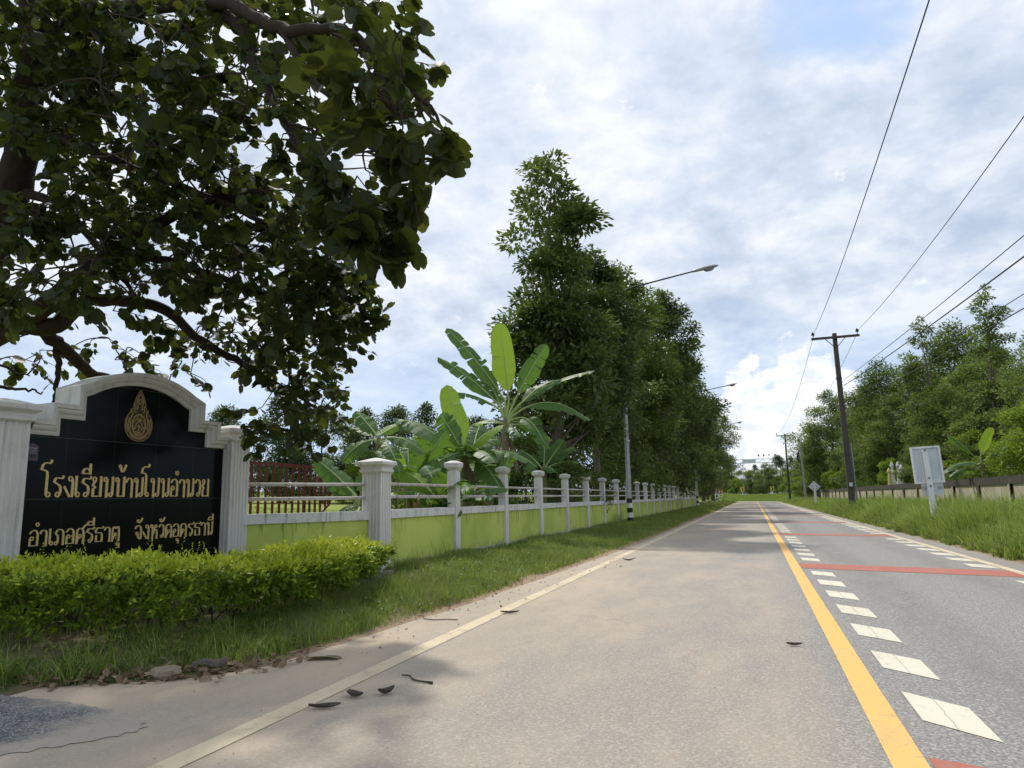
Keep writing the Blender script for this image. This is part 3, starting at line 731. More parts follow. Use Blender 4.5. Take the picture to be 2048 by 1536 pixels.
# measured branch paths and spray centres of the orchid tree, and banana frond ends (metres)
SPRAYS = "-242,464,396 -258,412,484 -215,357,435 -331,522,509 -224,444,378 -216,371,363 -292,511,523 -266,522,532 -240,442,509 -243,408,456 -202,387,416 -274,505,484 -311,489,505 -232,400,405 -278,486,509 -245,449,408 -237,373,373 -235,432,405 -225,428,466 -257,490,483 -306,549,425 -212,395,357 -238,441,379 -303,530,499 -218,353,387 -313,526,471 -271,543,528 -236,362,397 -203,396,353 -255,441,472 -289,504,548 -227,362,389 -227,448,435 -235,429,370 -246,469,465 -261,487,462 -169,368,349 -193,419,367 -178,391,358 -190,425,363 -251,427,308 -241,448,321 -248,433,324 -265,427,334 -267,428,316 -247,437,310 -250,439,320 -263,438,319 -251,421,315 -294,440,377 -238,443,356 -299,470,354 -259,459,356 -285,450,341 -276,434,355 -225,460,355 -296,437,373 -304,515,377 -288,474,357 -323,495,363 -296,513,388 -273,462,363 -293,441,363 -305,461,359 -333,495,400 -348,460,411 -385,548,570 -388,526,572 -344,502,447 -407,522,526 -371,533,453 -389,512,586 -372,580,536 -444,620,560 -491,616,626 -469,628,591 -482,603,609 -348,458,413 -409,582,612 -364,447,480 -395,467,539 -416,623,630 -430,637,697 -446,554,587 -434,565,526 -414,590,553 -433,542,569 -501,614,642 -426,588,610 -389,575,573 -423,582,640 -443,602,559 -527,625,665 -359,455,505 -356,456,452 -373,471,518 -445,663,490 -386,509,583 -439,597,587 -386,565,450 -460,608,560 -365,502,487 -460,651,576 -412,503,574 -375,480,488 -322,466,406 -416,531,520 -326,488,523 -467,631,670 -366,555,454 -373,551,542 -470,560,647 -462,637,571 -379,478,570 -376,498,556 -361,525,527 -515,643,596 -389,574,515 -412,556,615 -359,568,480 -344,460,399 -403,574,471 -388,542,602 -479,562,636 -376,564,587 -375,546,596 -411,622,602 -563,575,502 -487,556,642 -602,546,600 -654,612,649 -603,632,689 -532,587,605 -592,548,516 -564,545,491 -620,573,625 -594,632,652 -566,572,599 -600,574,534 -628,560,625 -677,655,755 -610,559,545 -469,482,484 -558,570,593 -639,547,689 -492,495,555 -669,657,622 -494,551,655 -593,610,551 -443,508,491 -521,638,605 -732,699,602 -496,482,521 -480,543,526 -610,706,666 -467,533,617 -441,508,605 -500,469,540 -643,574,709 -622,658,734 -612,627,609 -600,561,530 -515,523,617 -573,582,551 -546,575,536 -757,661,669 -680,597,636 -572,579,675 -591,520,645 -728,669,681 -586,553,487 -579,671,645 -451,532,479 -491,542,639 -585,531,546 -537,561,630 -511,607,578 -510,573,483 -545,487,579 -651,650,599 -594,528,634 -529,614,608 -629,602,609 -657,639,626 -510,497,539 -500,467,589 -601,671,635 -639,585,643 -445,519,523 -698,606,742 -587,667,755 -537,592,599 -566,534,486 -630,600,562 -486,502,517 -557,615,588 -628,583,681 -602,517,654 -555,593,512 -561,544,485 -474,483,519 -697,617,755 -581,574,557 -555,573,515 -520,468,489 -553,568,609 -640,717,609 -625,713,609 -481,472,537 -511,510,620 -644,640,666 -474,483,481 -441,492,470 -514,502,512 -591,683,553 -653,703,618 -633,677,761 -655,575,654 -578,539,586 -618,672,655 -454,488,477 -474,522,467 -448,512,478 -525,559,608 -556,570,527 -745,688,600 -564,567,661 -680,712,627 -717,666,790 -606,596,675 -516,520,509 -603,618,537 -440,529,492 -457,490,569 -456,480,592 -622,610,692 -615,581,658 -644,672,586 -589,577,688 -634,607,686 -569,631,676 -595,561,513 -565,569,653 -524,502,488 -657,680,695 -475,516,524 -736,663,655 -603,536,590 -637,559,571 -607,624,558 -719,683,579 -567,617,696 -823,547,659 -793,608,547 -794,633,658 -818,699,555 -807,663,727 -643,537,565 -632,547,634 -719,567,497 -781,611,608 -682,575,514 -685,577,578 -700,594,662 -804,638,569 -704,561,662 -818,673,646 -682,517,606 -807,681,526 -782,580,697 -813,572,709 -651,533,679 -867,681,619 -659,511,554 -937,639,668 -656,562,702 -699,576,654 -668,527,677 -671,553,623 -784,679,599 -665,551,567 -789,639,631 -657,534,488 -657,537,471 -686,518,679 -774,518,655 -853,587,587 -753,538,649 -776,653,604 -795,558,703 -757,643,713 -778,627,675 -656,559,648 -758,557,675 -775,642,540 -704,555,473 -827,666,706 -723,505,618 -734,560,540 -672,581,510 -681,540,528 -827,663,628 -802,573,713 -653,545,661 -793,643,773 -677,499,661 -724,508,676 -735,493,641 -640,531,547 -603,515,642 -788,649,613 -796,665,804 -732,612,520 -814,687,550 -828,589,721 -743,554,680 -641,563,522 -911,639,706 -702,535,628 -743,533,567 -698,560,557 -713,511,575 -836,611,763 -663,575,697 -756,648,758 -889,613,663 -697,585,515 -860,656,787 -732,596,639 -719,561,624 -791,670,770 -755,585,619 -827,553,653 -714,474,655 -836,649,815 -659,527,503 -851,646,753 -770,560,679 -849,611,749 -788,653,546 -624,541,446 -762,601,502 -874,626,684 -712,533,531 -700,487,623 -855,583,657 -694,601,474 -760,579,633 -764,644,668 -684,577,613 -900,623,607 -787,620,700 -722,622,671 -856,643,713 -791,640,764 -773,569,639 -837,622,669 -846,607,741 -710,534,561 -774,625,601 -703,598,723 -865,584,669 -798,661,728 -703,615,499 -661,524,560 -854,599,652 -797,599,601 -820,557,735 -849,676,660 -887,608,774 -799,694,533 -815,609,614 -826,643,679 -804,652,801 -886,671,611 -765,605,689 -699,519,640 -717,590,622 -819,607,602 -743,613,677 -836,632,775 -757,597,620 -767,589,638 -771,643,681 -893,596,697 -710,559,692 -775,527,671 -763,575,548 -705,567,660 -730,602,630 -774,571,718 -883,590,739 -793,661,518 -716,527,643 -783,589,609 -714,496,525 -839,660,752 -671,533,562 -893,638,735 -761,586,607 -786,583,567 -795,624,577 -912,642,652 -707,617,656 -725,573,667 -802,625,727 -782,676,822 -775,599,539 -718,536,683 -874,593,625 -666,573,651 -847,592,714 -743,623,495 -788,537,582 -657,533,602 -796,703,539 -788,547,642 -852,637,650 -753,669,578 -870,656,735 -671,546,613 -756,619,579 -846,649,732 -840,656,540 -655,530,641 -747,509,676 -723,520,542 -753,622,604 -808,673,718 -840,641,609 -842,572,609 -940,648,659 -759,609,674 -783,654,577 -773,642,672 -756,574,643 -703,620,553 -448,744,406 -455,601,409 -653,752,543 -698,691,580 -452,631,442 -564,593,387 -785,724,541 -476,764,356 -641,761,412 -604,680,428 -435,656,329 -599,620,422 -648,642,515 -490,690,408 -612,781,386 -562,581,433 -637,703,463 -480,754,367 -538,753,393 -485,648,310 -559,669,480 -494,706,365 -696,659,526 -510,682,362 -575,732,511 -739,717,499 -516,696,433 -734,702,588 -588,606,394 -418,677,402 -484,628,442 -753,732,531 -563,666,452 -513,672,459 -448,682,398 -540,676,388 -597,660,500 -499,621,394 -602,700,388 -619,699,422 -685,726,539 -613,753,527 -545,605,482 -586,627,368 -673,775,427 -452,669,450 -610,558,471 -495,712,493 -670,734,562 -549,586,359 -677,657,559 -391,627,387 -507,625,343 -580,645,441 -453,754,395 -647,615,478 -558,676,432 -501,681,439 -649,685,423 -437,660,320 -563,719,524 -448,660,432 -427,643,439 -678,754,429 -614,660,444 -682,676,556 -558,610,484 -618,629,396 -603,661,382 -463,610,345 -546,796,412 -521,629,380 -529,558,479 -588,600,468 -418,691,367 -609,604,477 -667,724,566 -526,767,447 -630,768,557 -714,695,495 -553,742,360 -564,665,484 -632,739,541 -525,586,400 -669,717,394 -602,661,428 -539,766,510 -489,661,426 -486,621,329 -424,670,356 -495,578,417 -577,702,399 -475,771,393 -589,688,445 -704,679,551 -560,596,437 -730,677,535 -571,734,468 -448,596,455 -571,712,530 -655,730,515 -567,807,455 -566,688,433 -506,732,509 -499,689,393 -696,746,402 -476,697,471 -412,653,374 -596,782,383 -611,734,408 -628,681,398 -549,667,458 -601,685,404 -574,717,523 -554,641,517 -575,591,362 -598,563,433 -643,605,463 -493,730,459 -696,651,502 -583,762,493 -653,726,497 -471,649,350 -573,676,526 -472,615,355 -552,699,479 -648,685,504 -633,731,445 -645,596,495 -746,689,566 -654,639,436 -522,634,499 -493,672,502 -447,614,450 -738,676,534 -708,683,567 -535,720,433 -524,736,506 -449,660,395 -488,689,485 -518,704,462 -456,710,371 -582,764,456 -656,691,443 -473,672,450 -668,716,517 -579,792,361 -417,659,380 -659,764,477 -522,791,416 -673,640,459 -533,642,506 -534,773,405 -570,659,497 -623,668,386 -711,717,479 -440,618,405 -449,655,400 -605,553,477 -612,729,507 -545,689,383 -631,780,394 -674,672,412 -620,620,385 -497,710,349 -500,758,506 -466,631,435 -640,700,511 -623,786,415 -484,725,379 -512,685,467 -669,650,500 -560,651,399 -545,720,334 -596,578,505 -557,717,457 -540,684,408 -434,665,385 -567,614,442 -499,742,516 -663,636,515 -724,735,544 -613,602,481 -536,628,427 -561,672,497 -474,615,327 -688,747,458 -500,586,402 -585,656,483 -470,678,330 -486,608,377 -657,648,455 -582,558,414 -565,762,372 -450,626,384 -575,788,350 -578,710,446 -609,686,446 -719,737,476 -627,647,537 -592,769,354 -525,638,364 -566,618,345 -568,784,524 -720,691,529 -489,783,366 -652,665,482 -572,742,450 -547,561,432 -499,587,462 -504,791,404 -592,637,519 -495,787,421 -567,595,440 -626,744,572 -544,567,446 -640,666,380 -474,653,363 -497,600,377 -399,641,380 -643,782,361 -557,707,516 -646,734,455 -569,792,484 -550,778,530 -543,732,416 -444,680,316 -502,721,350 -449,698,296 -455,760,345 -541,776,335 -515,792,359 -493,732,328 -538,746,417 -466,769,392 -441,760,400 -401,702,339 -494,732,402 -432,682,351 -454,696,319 -501,768,423 -482,752,350 -458,766,401 -477,746,382 -496,731,385 -453,716,359 -428,733,386 -455,735,361 -493,744,344 -466,722,311 -412,694,359 -507,775,417 -451,675,367 -468,670,327 -448,752,407 -538,744,406 -474,707,402 -421,682,383 -456,751,352 -498,738,375 -473,756,385 -477,734,373 -419,696,325 -497,735,397 -549,761,405 -400,704,334 -418,688,301 -426,699,370 -464,680,342 -476,768,388 -548,765,273 -632,803,354 -685,817,342 -608,769,337 -584,823,280 -527,753,270 -563,770,310 -526,759,239 -602,828,339 -594,760,306 -589,741,316 -628,767,305 -565,824,279 -670,802,348 -506,786,269 -667,778,357 -574,813,235 -496,771,302 -581,766,290 -520,826,272 -542,815,282 -558,829,327 -561,865,316 -611,805,290 -543,868,264 -600,749,304 -599,846,262 -595,778,338 -569,852,246 -656,802,359 -634,829,299 -560,851,292 -615,706,341 -575,787,301 -545,789,297 -573,810,338 -554,863,251 -555,853,301 -518,780,215 -577,781,269 -553,750,325 -577,830,257 -572,860,333 -595,853,235 -526,795,306 -572,761,332 -527,754,216 -562,777,263 -635,833,354 -618,789,308 -560,774,321 -528,796,246 -561,784,216 -532,766,203 -587,736,220 -617,781,220 -526,738,202 -580,741,218 -566,722,202 -614,757,249 -716,638,430 -873,635,516 -669,657,405 -614,558,414 -921,642,523 -694,670,419 -708,601,410 -760,680,455 -756,600,459 -733,554,439 -708,646,406 -735,602,450 -818,606,489 -656,563,392 -932,654,474 -804,620,490 -730,525,426 -741,525,400 -758,604,462 -841,696,470 -666,599,426 -710,646,417 -759,526,413 -664,577,420 -814,606,441 -756,585,439 -859,629,448 -778,713,436 -650,596,412 -693,598,448 -774,602,488 -803,658,489 -778,560,455 -757,569,440 -801,714,484 -584,568,376 -762,551,469 -768,579,408 -740,550,439 -786,557,429 -682,556,408 -718,632,475 -681,600,399 -678,554,455 -743,573,444 -856,596,450 -716,676,411 -790,632,495 -853,687,528 -854,649,456 -847,700,467 -774,570,465 -661,601,427 -808,602,480 -741,556,424 -677,575,433 -825,697,506 -713,690,422 -748,547,450 -844,592,465 -828,660,516 -875,608,467 -679,541,345 -758,619,396 -692,509,324 -702,527,366 -758,539,343 -818,588,364 -731,590,392 -758,536,357 -791,559,368 -816,607,374 -749,599,364 -640,537,335 -618,548,354 -722,591,360 -770,615,381 -818,578,361 -645,569,357 -760,532,349 -723,507,326 -692,573,374 -812,592,393 -781,610,371 -736,630,360 -663,543,362 -635,594,334 -876,632,403 -757,634,398 -663,622,361 -698,563,362 -659,528,357 -913,826,366 -1048,762,344 -1016,788,331 -866,806,323 -844,806,339 -879,822,351 -939,798,365 -946,748,354 -960,795,343 -870,836,342 -1057,777,336 -1011,787,348 -747,748,347 -760,737,347 -737,746,364 -692,772,349 -703,788,356 -767,734,373 -772,804,324 -767,807,369 -753,779,362 -747,776,345 -705,771,363 -707,814,348 -699,765,291 -737,747,364 -734,819,355 -705,766,336 -1080,463,791 -1039,536,994 -1020,311,1031 -913,570,926 -649,545,1198 -1149,542,903 -627,518,798 -507,613,718 -906,416,906 -1145,463,1163 -990,369,694 -765,508,769 -662,560,880 -977,471,1071 -723,650,875 -763,553,748 -440,605,859 -979,377,738 -733,479,671 -413,580,746 -678,620,983 -1145,350,1108 -922,395,832 -1189,423,1227 -1068,430,752 -422,512,810 -531,717,856 -723,441,780 -750,518,892 -581,461,747 -646,659,786 -818,410,1020 -1076,515,950 -560,500,1077 -633,548,963 -809,560,1312 -1129,378,1085 -841,399,804 -713,460,1112 -1024,515,1317 -512,735,866 -668,432,708 -752,523,1122 -979,502,877 -753,520,1139 -1144,404,770 -1234,413,1027 -983,327,684 -1097,408,807 -1209,404,1116 -988,407,731 -744,617,1199 -952,356,1078 -846,534,1256 -834,424,1106 -1194,388,952 -934,337,859 -1115,440,1143 -851,474,981 -884,594,1133 -689,438,762 -924,414,1001 -867,504,1192 -574,629,801 -1007,335,901 -688,491,881 -948,364,809 -902,374,932 -1026,486,1267 -819,472,1104 -441,609,738 -995,544,1180 -1045,368,1057 -497,627,892 -602,445,806 -1149,470,573 -1136,651,328 -978,413,328 -1199,477,365 -1413,503,574 -965,554,324 -1213,472,712 -1265,575,459 -876,595,290 -991,601,302 -936,523,490 -768,463,661 -1003,396,425 -1222,536,558 -1126,573,779 -945,592,389 -1153,565,658 -1284,518,651 -995,497,676 -954,613,552 -837,442,406 -988,601,710 -816,477,490 -945,531,557 -890,561,289 -1247,543,353 -1008,436,502 -1132,440,626 -1040,378,661 -1087,527,518 -989,483,413 -973,637,459 -963,398,583 -1091,427,688 -769,480,370 -1130,401,690 -1210,557,602 -1125,623,324 -1030,588,797 -964,491,280 -954,467,390 -1145,546,650 -1090,465,408 -1231,475,401 -1249,501,443 -1211,445,765 -887,512,394 -940,463,367 -993,379,586 -1297,546,512 -988,481,587 -1023,382,438 -1012,623,632 -1170,485,493 -1002,459,496 -829,458,600 -953,437,562 -1193,456,756 -1012,560,502 -832,473,290"
BRANCHES = [[(-13.11,7.18,-0.03,0.3),(-11.71,6.84,2.13,0.27),(-10.27,6.58,3.99,0.25),(-9.2,6.33,5.04,0.24),(-8.74,6.16,5.66,0.2),(-8.37,5.95,6.37,0.17),(-8.1,5.73,6.93,0.16),(-7.68,5.34,8.15,0.13),(-7.32,4.83,9.91,0.1)],[(-12.55,6.9,1.44,0.24),(-10.92,6.52,3.05,0.2),(-9.1,6.4,3.55,0.17),(-8.47,6.37,3.71,0.13),(-7.87,6.4,4.08,0.11),(-7.21,6.36,4.37,0.09),(-6.56,6.32,4.58,0.07),(-5.71,6.26,4.74,0.05),(-5.03,6.27,4.75,0.03)],[(-8.76,6.4,3.59,0.13),(-8.33,6.55,3.58,0.11),(-7.97,6.71,3.91,0.09),(-7.56,6.96,3.9,0.08),(-7.21,7.2,3.82,0.07),(-6.95,7.56,3.47,0.055),(-6.58,7.83,3.21,0.05),(-6.03,8.08,2.86,0.03),(-5.59,8.39,2.53,0.015)],[(-8.7,6.63,3.6,0.1),(-8.69,7.0,3.37,0.085),(-8.67,7.48,3.1,0.07),(-8.46,7.88,3.04,0.06),(-8.14,8.22,2.88,0.05),(-7.9,8.59,2.46,0.03),(-7.72,8.82,2.09,0.012)],[(-8.69,6.89,3.35,0.05),(-8.87,7.08,3.12,0.035),(-9.05,7.19,2.8,0.03),(-9.25,7.28,2.51,0.015)],[(-8.1,5.74,6.87,0.13),(-7.12,5.51,6.97,0.1),(-6.12,5.36,6.67,0.085),(-5.07,5.14,6.29,0.075),(-4.26,4.87,5.68,0.055),(-3.93,4.76,5.1,0.045),(-3.57,4.66,4.5,0.035),(-3.25,4.64,3.98,0.022),(-2.8,4.48,3.34,0.012)],[(-5.07,5.14,6.29,0.07),(-4.23,4.76,5.77,0.06),(-3.46,4.48,5.16,0.05),(-2.73,4.25,4.8,0.035),(-2.25,4.06,4.32,0.025),(-1.88,3.94,3.87,0.014),(-1.66,3.88,3.45,0.006)],[(-3.46,4.48,5.16,0.03),(-2.96,4.34,4.41,0.022),(-2.48,4.28,3.83,0.014),(-2.1,4.25,3.49,0.007)],[(-8.2,5.96,6.62,0.06),(-7.15,5.92,6.43,0.04),(-6.27,5.83,6.15,0.03),(-5.55,5.7,5.79,0.015)],[(-8.83,6.28,5.38,0.07),(-8.02,6.3,4.99,0.05),(-7.55,6.44,4.44,0.045),(-7.12,6.7,3.81,0.02)],[(-7.21,6.36,4.37,0.06),(-6.56,6.5,4.2,0.05),(-5.89,6.76,3.95,0.04),(-5.27,7.01,3.69,0.03),(-4.64,7.33,3.65,0.018),(-4.22,7.57,3.73,0.008)],[(-8.49,6.06,6.11,0.08),(-7.32,6.01,5.53,0.06),(-6.19,6.06,4.97,0.045),(-5.26,6.23,4.53,0.035),(-4.7,6.57,4.22,0.02),(-4.28,6.86,4.02,0.01)],[(-7.7,5.38,7.86,0.1),(-5.85,4.97,7.58,0.08),(-4.19,4.56,6.99,0.05),(-2.86,4.19,6.14,0.03)],[(-6.97,5.44,7.04,0.02),(-6.29,5.18,6.14,0.015),(-6.14,5.12,5.55,0.013),(-5.99,5.24,5.13,0.008),(-5.94,5.32,4.77,0.004)],[(-9.86,6.83,3.3,0.02),(-9.54,6.97,3.12,0.016),(-9.35,7.04,3.08,0.008)],[(-9.75,6.93,2.92,0.025),(-9.43,7.05,2.88,0.018),(-9.2,7.13,2.84,0.01)]]
BANANAS = [('tall',(-7.23,20.5,1.1),(-7.04,20.5,3.52),0.13,[(-6.92,20.48,4.28,-7.07,20.2,6.68,0.8,0),(-7.06,20.52,4.29,-9.09,20.7,6.8,0.62,0.15),(-7.21,20.47,4.11,-9.14,20.1,5.73,0.6,0.2),(-7.2,20.43,3.98,-8.42,19.6,4.49,0.5,0.35),(-6.74,20.53,4.27,-5.79,20.9,6.02,0.6,0.1),(-6.65,20.48,4.08,-4.17,20.3,4.94,0.62,0.3),(-6.56,20.45,3.92,-4.29,19.9,3.43,0.6,0.6),(-6.56,20.42,3.71,-5.5,19.5,2.74,0.55,0.5),(-6.84,20.55,3.51,-5.74,21.1,3.01,0.5,0.5),(-7.16,20.56,3.99,-8.17,21.3,5.45,0.5,0.2),(-6.68,20.58,4.04,-5.55,21.5,4.96,0.5,0.4)]),('mid',(-6.71,16.5,1.02),(-6.76,16.5,2.32),0.12,[(-6.76,16.51,2.44,-7.3,16.6,4.2,0.55,0.1),(-6.81,16.46,2.44,-7.21,16.0,3.38,0.55,0.15),(-6.69,16.48,2.44,-5.65,16.3,3.05,0.5,0.35),(-6.97,16.52,2.39,-8.83,16.7,3.42,0.62,0.35),(-6.87,16.43,2.32,-7.5,15.6,2.42,0.5,0.6),(-6.63,16.51,2.31,-4.91,16.6,2.01,0.55,0.6),(-6.63,16.43,2.31,-5.64,15.6,2.11,0.5,0.6),(-6.59,16.57,2.44,-6.7,17.4,3.21,0.5,0.2),(-6.87,16.44,2.26,-7.26,15.8,1.46,0.45,0.5),(-6.55,16.46,2.24,-5.61,16.0,1.43,0.5,0.5),(-6.65,16.56,2.38,-6.08,17.2,2.77,0.5,0.5),(-6.86,16.56,2.32,-8.02,17.3,2.87,0.5,0.5)]),('left',(-7.18,12.8,1.1),(-7.13,12.8,2.35),0.09,[(-7.15,12.82,2.55,-7.79,13.0,3.15,0.34,0.1),(-7.12,12.82,2.6,-6.87,13.1,2.82,0.26,0.05),(-7.2,12.78,2.5,-7.8,12.5,2.06,0.36,0.55),(-7.05,12.82,2.52,-6.19,13.0,2.19,0.36,0.55),(-7.19,12.86,2.56,-7.8,13.5,2.91,0.3,0.2),(-7.03,12.77,2.44,-6.44,12.4,1.81,0.3,0.5),(-7.24,12.85,2.51,-8.17,13.4,2.81,0.3,0.4)]),('broad',(-6.76,11.6,1.03),(-6.81,11.6,1.21),0.06,[(-6.85,11.59,1.3,-7.73,11.5,2.08,0.42,0.15),(-6.89,11.63,1.26,-7.79,12.0,1.65,0.36,0.35),(-6.84,11.64,1.3,-6.87,12.1,1.96,0.34,0.2),(-6.96,11.67,1.21,-7.91,12.5,1.41,0.32,0.5)]),('low',(-6.08,13.6,0.87),(-6.14,13.6,1.22),0.09,[(-6.13,13.58,1.28,-5.88,13.4,1.78,0.5,0.2),(-6.2,13.61,1.28,-7.11,13.7,1.93,0.45,0.3),(-6.24,13.58,1.23,-6.82,13.4,1.44,0.4,0.5),(-6.09,13.62,1.27,-5.38,13.8,1.51,0.45,0.5),(-6.16,13.64,1.28,-6.72,14.1,2.03,0.45,0.3),(-6.24,13.62,1.28,-7.21,13.9,1.29,0.42,0.6),(-6.06,13.56,1.25,-5.43,13.1,1.66,0.4,0.3),(-6.12,13.56,1.26,-6.13,13.1,1.63,0.5,0.4)]),('back',(-6.52,22.5,1.22),(-6.44,22.5,2.11),0.1,[(-6.41,22.52,2.27,-5.78,22.7,3.16,0.45,0.1),(-6.41,22.51,2.22,-5.25,22.6,2.4,0.45,0.4),(-6.5,22.52,2.23,-7.35,22.8,2.9,0.42,0.3),(-6.45,22.55,2.28,-5.52,23.1,2.93,0.4,0.3),(-6.45,22.55,2.28,-6.55,23.1,3.22,0.4,0.1)]),('right',(9.62,36.0,1.37),(9.54,36.0,2.34),0.12,[(9.28,35.95,2.68,8.17,35.4,3.71,0.5,0.2),(9.34,35.94,2.35,7.8,35.2,1.98,0.5,0.5),(9.32,35.97,2.13,8.16,35.6,1.83,0.45,0.6),(9.49,36.01,2.67,10.12,36.1,3.96,0.6,0.1),(9.66,36.02,2.56,11.09,36.2,3.16,0.5,0.4)])]

# ================================================================== SETTING
def axis(parts):
    out = []
    for a, b, st in parts:
        out.append(np.arange(a, b, st))
    return np.concatenate(out)


gx = axis([(-700, -120, 40), (-120, -40, 8), (-40, -12, 2), (-12, -3.0, 0.15), (-3.0, 4.0, 0.7), (4.0, 6.0, 0.12), (6.0, 12, 0.5), (12, 40, 3), (40, 140, 10), (140, 741, 40)])
gy = axis([(-60, -2, 4), (-2, 2.4, 0.5), (2.4, 13, 0.15), (13, 40, 0.5), (40, 140, 2.5), (140, 210, 2.0), (210, 300, 10), (300, 1500, 60)])
GX, GY = np.meshgrid(gx, gy)
GZ = ground_z(GX, GY)
nx, ny = len(gx), len(gy)
ii, jj = np.meshgrid(np.arange(nx - 1), np.arange(ny - 1))
q = (jj * nx + ii).ravel()
g = MB().add(np.stack([GX.ravel(), GY.ravel(), GZ.ravel()], 1), np.stack([q, q + 1, q + nx + 1, q + nx], 1))
tag(g.build('ground', M['ground'], smooth=True), kind='structure')


def road_strip(x0, x1, z, mat, name, nseg=1, y_start=-12.0, parent=None):
    """straight to y=128, then bending left on a 50 m arc; x is measured from the straight's own origin"""
    path = [(y, None) for y in np.concatenate([np.arange(y_start, 30, 1.0), np.arange(30, 128, 4.0)])]
    R = 46.0
    pts = []
    xs = np.linspace(x0, x1, nseg + 1)
    for y, _ in path:
        pts.append([(x, y, z) for x in xs])
    for a in np.linspace(0, math.radians(85), 26):
        pts.append([(-R + (R + x) * math.cos(a), 128 + (R + x) * math.sin(a), z) for x in xs])
    v = np.array(pts).reshape(-1, 3)
    k = nseg + 1
    i, j = np.meshgrid(np.arange(nseg), np.arange(len(pts) - 1))
    q = (j * k + i).ravel()
    b = MB().add(v, np.stack([q, q + 1, q + k + 1, q + k], 1))
    return b.build(name, mat, parent)


road = tag(road_strip(-4.9, 4.6, 0.0, M['road'], 'road', 8), kind='structure')
tag(road_strip(-2.88, -2.72, 0.004, M['line_white'], 'edge_line', parent=road), kind='structure')
tag(road_strip(3.70, 3.85, 0.004, M['line_white'], 'edge_line', parent=road), kind='structure')
tag(road_strip(0.52, 0.68, 0.004, M['line_yellow'], 'centre_line', parent=road), kind='structure')

bars = MB()
bars_y = [4.05, 14.35, 25.15, 35.9, 46.7, 57.4, 68.2, 79.0]
for y in bars_y:
    sl = 0.36
    n = 14
    for k in range(n):
        xa, xb = 0.70 + (3.69 - 0.70) * k / n, 0.70 + (3.69 - 0.70) * (k + 1) / n
        ja, jb = -sl * (xa - 0.7), -sl * (xb - 0.7)
        wa = 0.95 if y > 10 else 1.0
        bars.add([(xa, y + ja - wa, 0.004), (xb, y + jb - wa, 0.004), (xb, y + jb, 0.004), (xa, y + ja, 0.004)], [(0, 1, 2, 3)])
tag(bars.build('red_bars', M['bar_red'], road), kind='structure')
blk = MB()
for bi, y in enumerate(bars_y):
    nxt = bars_y[bi + 1] if bi + 1 < len(bars_y) else y + 10.75
    for k in range(7):
        yb = y + 0.62 + 1.28 * k
        if yb > nxt - 1.4:
            break
        for x0, x1, sk in ((0.80, 1.10, -0.30), (3.36, 3.68, -0.30)):
            oy = 0.0 if x0 < 2 else -1.05
            blk.add([(x0, yb + oy, 0.004), (x1, yb + oy + sk, 0.004), (x1, yb + oy + sk + 0.62, 0.004), (x0, yb + oy + 0.62, 0.004)], [(0, 1, 2, 3)])
tag(blk.build('white_blocks', M['block_white'], road), kind='structure')

# worn entrance driveway at the near left
dv = MB()
do = [(-11, -3), (-4.4, -3), (-4.05, 1.0), (-3.86, 2.6)]
do += [(float(x + 0.02 * math.sin(k * 1.3)), float(y + 0.015 * math.sin(k * 1.7))) for k, (x, y) in enumerate(curve([(-3.82, 2.80), (-3.62, 3.04), (-3.44, 3.26), (-3.42, 3.44), (-3.62, 3.58), (-3.95, 3.66), (-4.35, 3.72), (-4.9, 3.74), (-5.5, 3.68), (-6.6, 3.40)], 10))]
do += [(-11, 2.4)]
dv.add([(x, y, 0.004) for x, y in do], [tuple(range(len(do)))])
tag(dv.build('driveway', M['drive']), kind='structure')

# ================================================================== SCHOOL SIGN
SA = (-7.15, 5.40)
SROT = math.atan2(0.99746, 0.07125)
sign = thing('name_sign', 'black granite school name sign with gold lettering in a stepped white arched surround', 'sign', (SA[0], SA[1], 0.0), SROT)


def arch_pts(cx, hw, zs, za, n=22):
    """points of a segmental arch from left spring to right spring"""
    h = za - zs
    r = (hw * hw + h * h) / (2 * h)
    a0 = math.asin(hw / r)
    return [(cx + r * math.sin(a), za - r + r * math.cos(a)) for a in np.linspace(-a0, a0, n)]


SC = 1.36
inner = [(0.0, 2.03), (0.335, 2.03), (0.335, 2.225), (0.62, 2.225), (0.62, 2.50)] + arch_pts(SC, 0.71, 2.50, 2.715)[1:-1] + [(2.10, 2.50), (2.10, 2.225), (2.385, 2.225), (2.385, 2.03), (2.72, 2.03)]
inner = np.array(inner)


def offset_path(p, d):
    out = []
    for k in range(len(p)):
        a = p[k] - p[k - 1] if k else p[1] - p[0]
        b = p[k + 1] - p[k] if k < len(p) - 1 else p[k] - p[k - 1]
        na, nb = np.array([-a[1], a[0]]) / np.linalg.norm(a), np.array([-b[1], b[0]]) / np.linalg.norm(b)
        mm = na + nb
        mm /= (mm @ mm) / 2
        out.append(p[k] + mm * d)
    return np.array(out)


pan = MB()
pan.prism(np.concatenate([[(2.72, 0.10), (0.0, 0.10)], inner]), 0.0, 0.09)
pan.build('granite_panel', M['granite'], sign)
fr = MB()
prof = [(0.0, 0.085), (0.0, -0.035), (0.025, -0.05), (0.045, -0.05), (0.05, -0.075), (0.075, -0.095), (0.10, -0.095), (0.105, -0.12), (0.15, -0.13), (0.15, 0.28), (0.0, 0.28)]
layers = [np.stack([offset_path(inner, o)[:, 0], np.full(len(inner), y), offset_path(inner, o)[:, 1]], 1) for o, y in prof]
nI = len(inner)
for a, b in zip(layers[:-1], layers[1:]):
    i = np.arange(nI - 1)
    fr.add(np.concatenate([a, b]), np.stack([i, i + 1, i + 1 + nI, i + nI], 1))
fr.build('surround', M['white'], sign)
bk = MB()
bk.prism(np.concatenate([[(2.72, 0.0), (0.0, 0.0)], inner]), 0.094, 0.27)
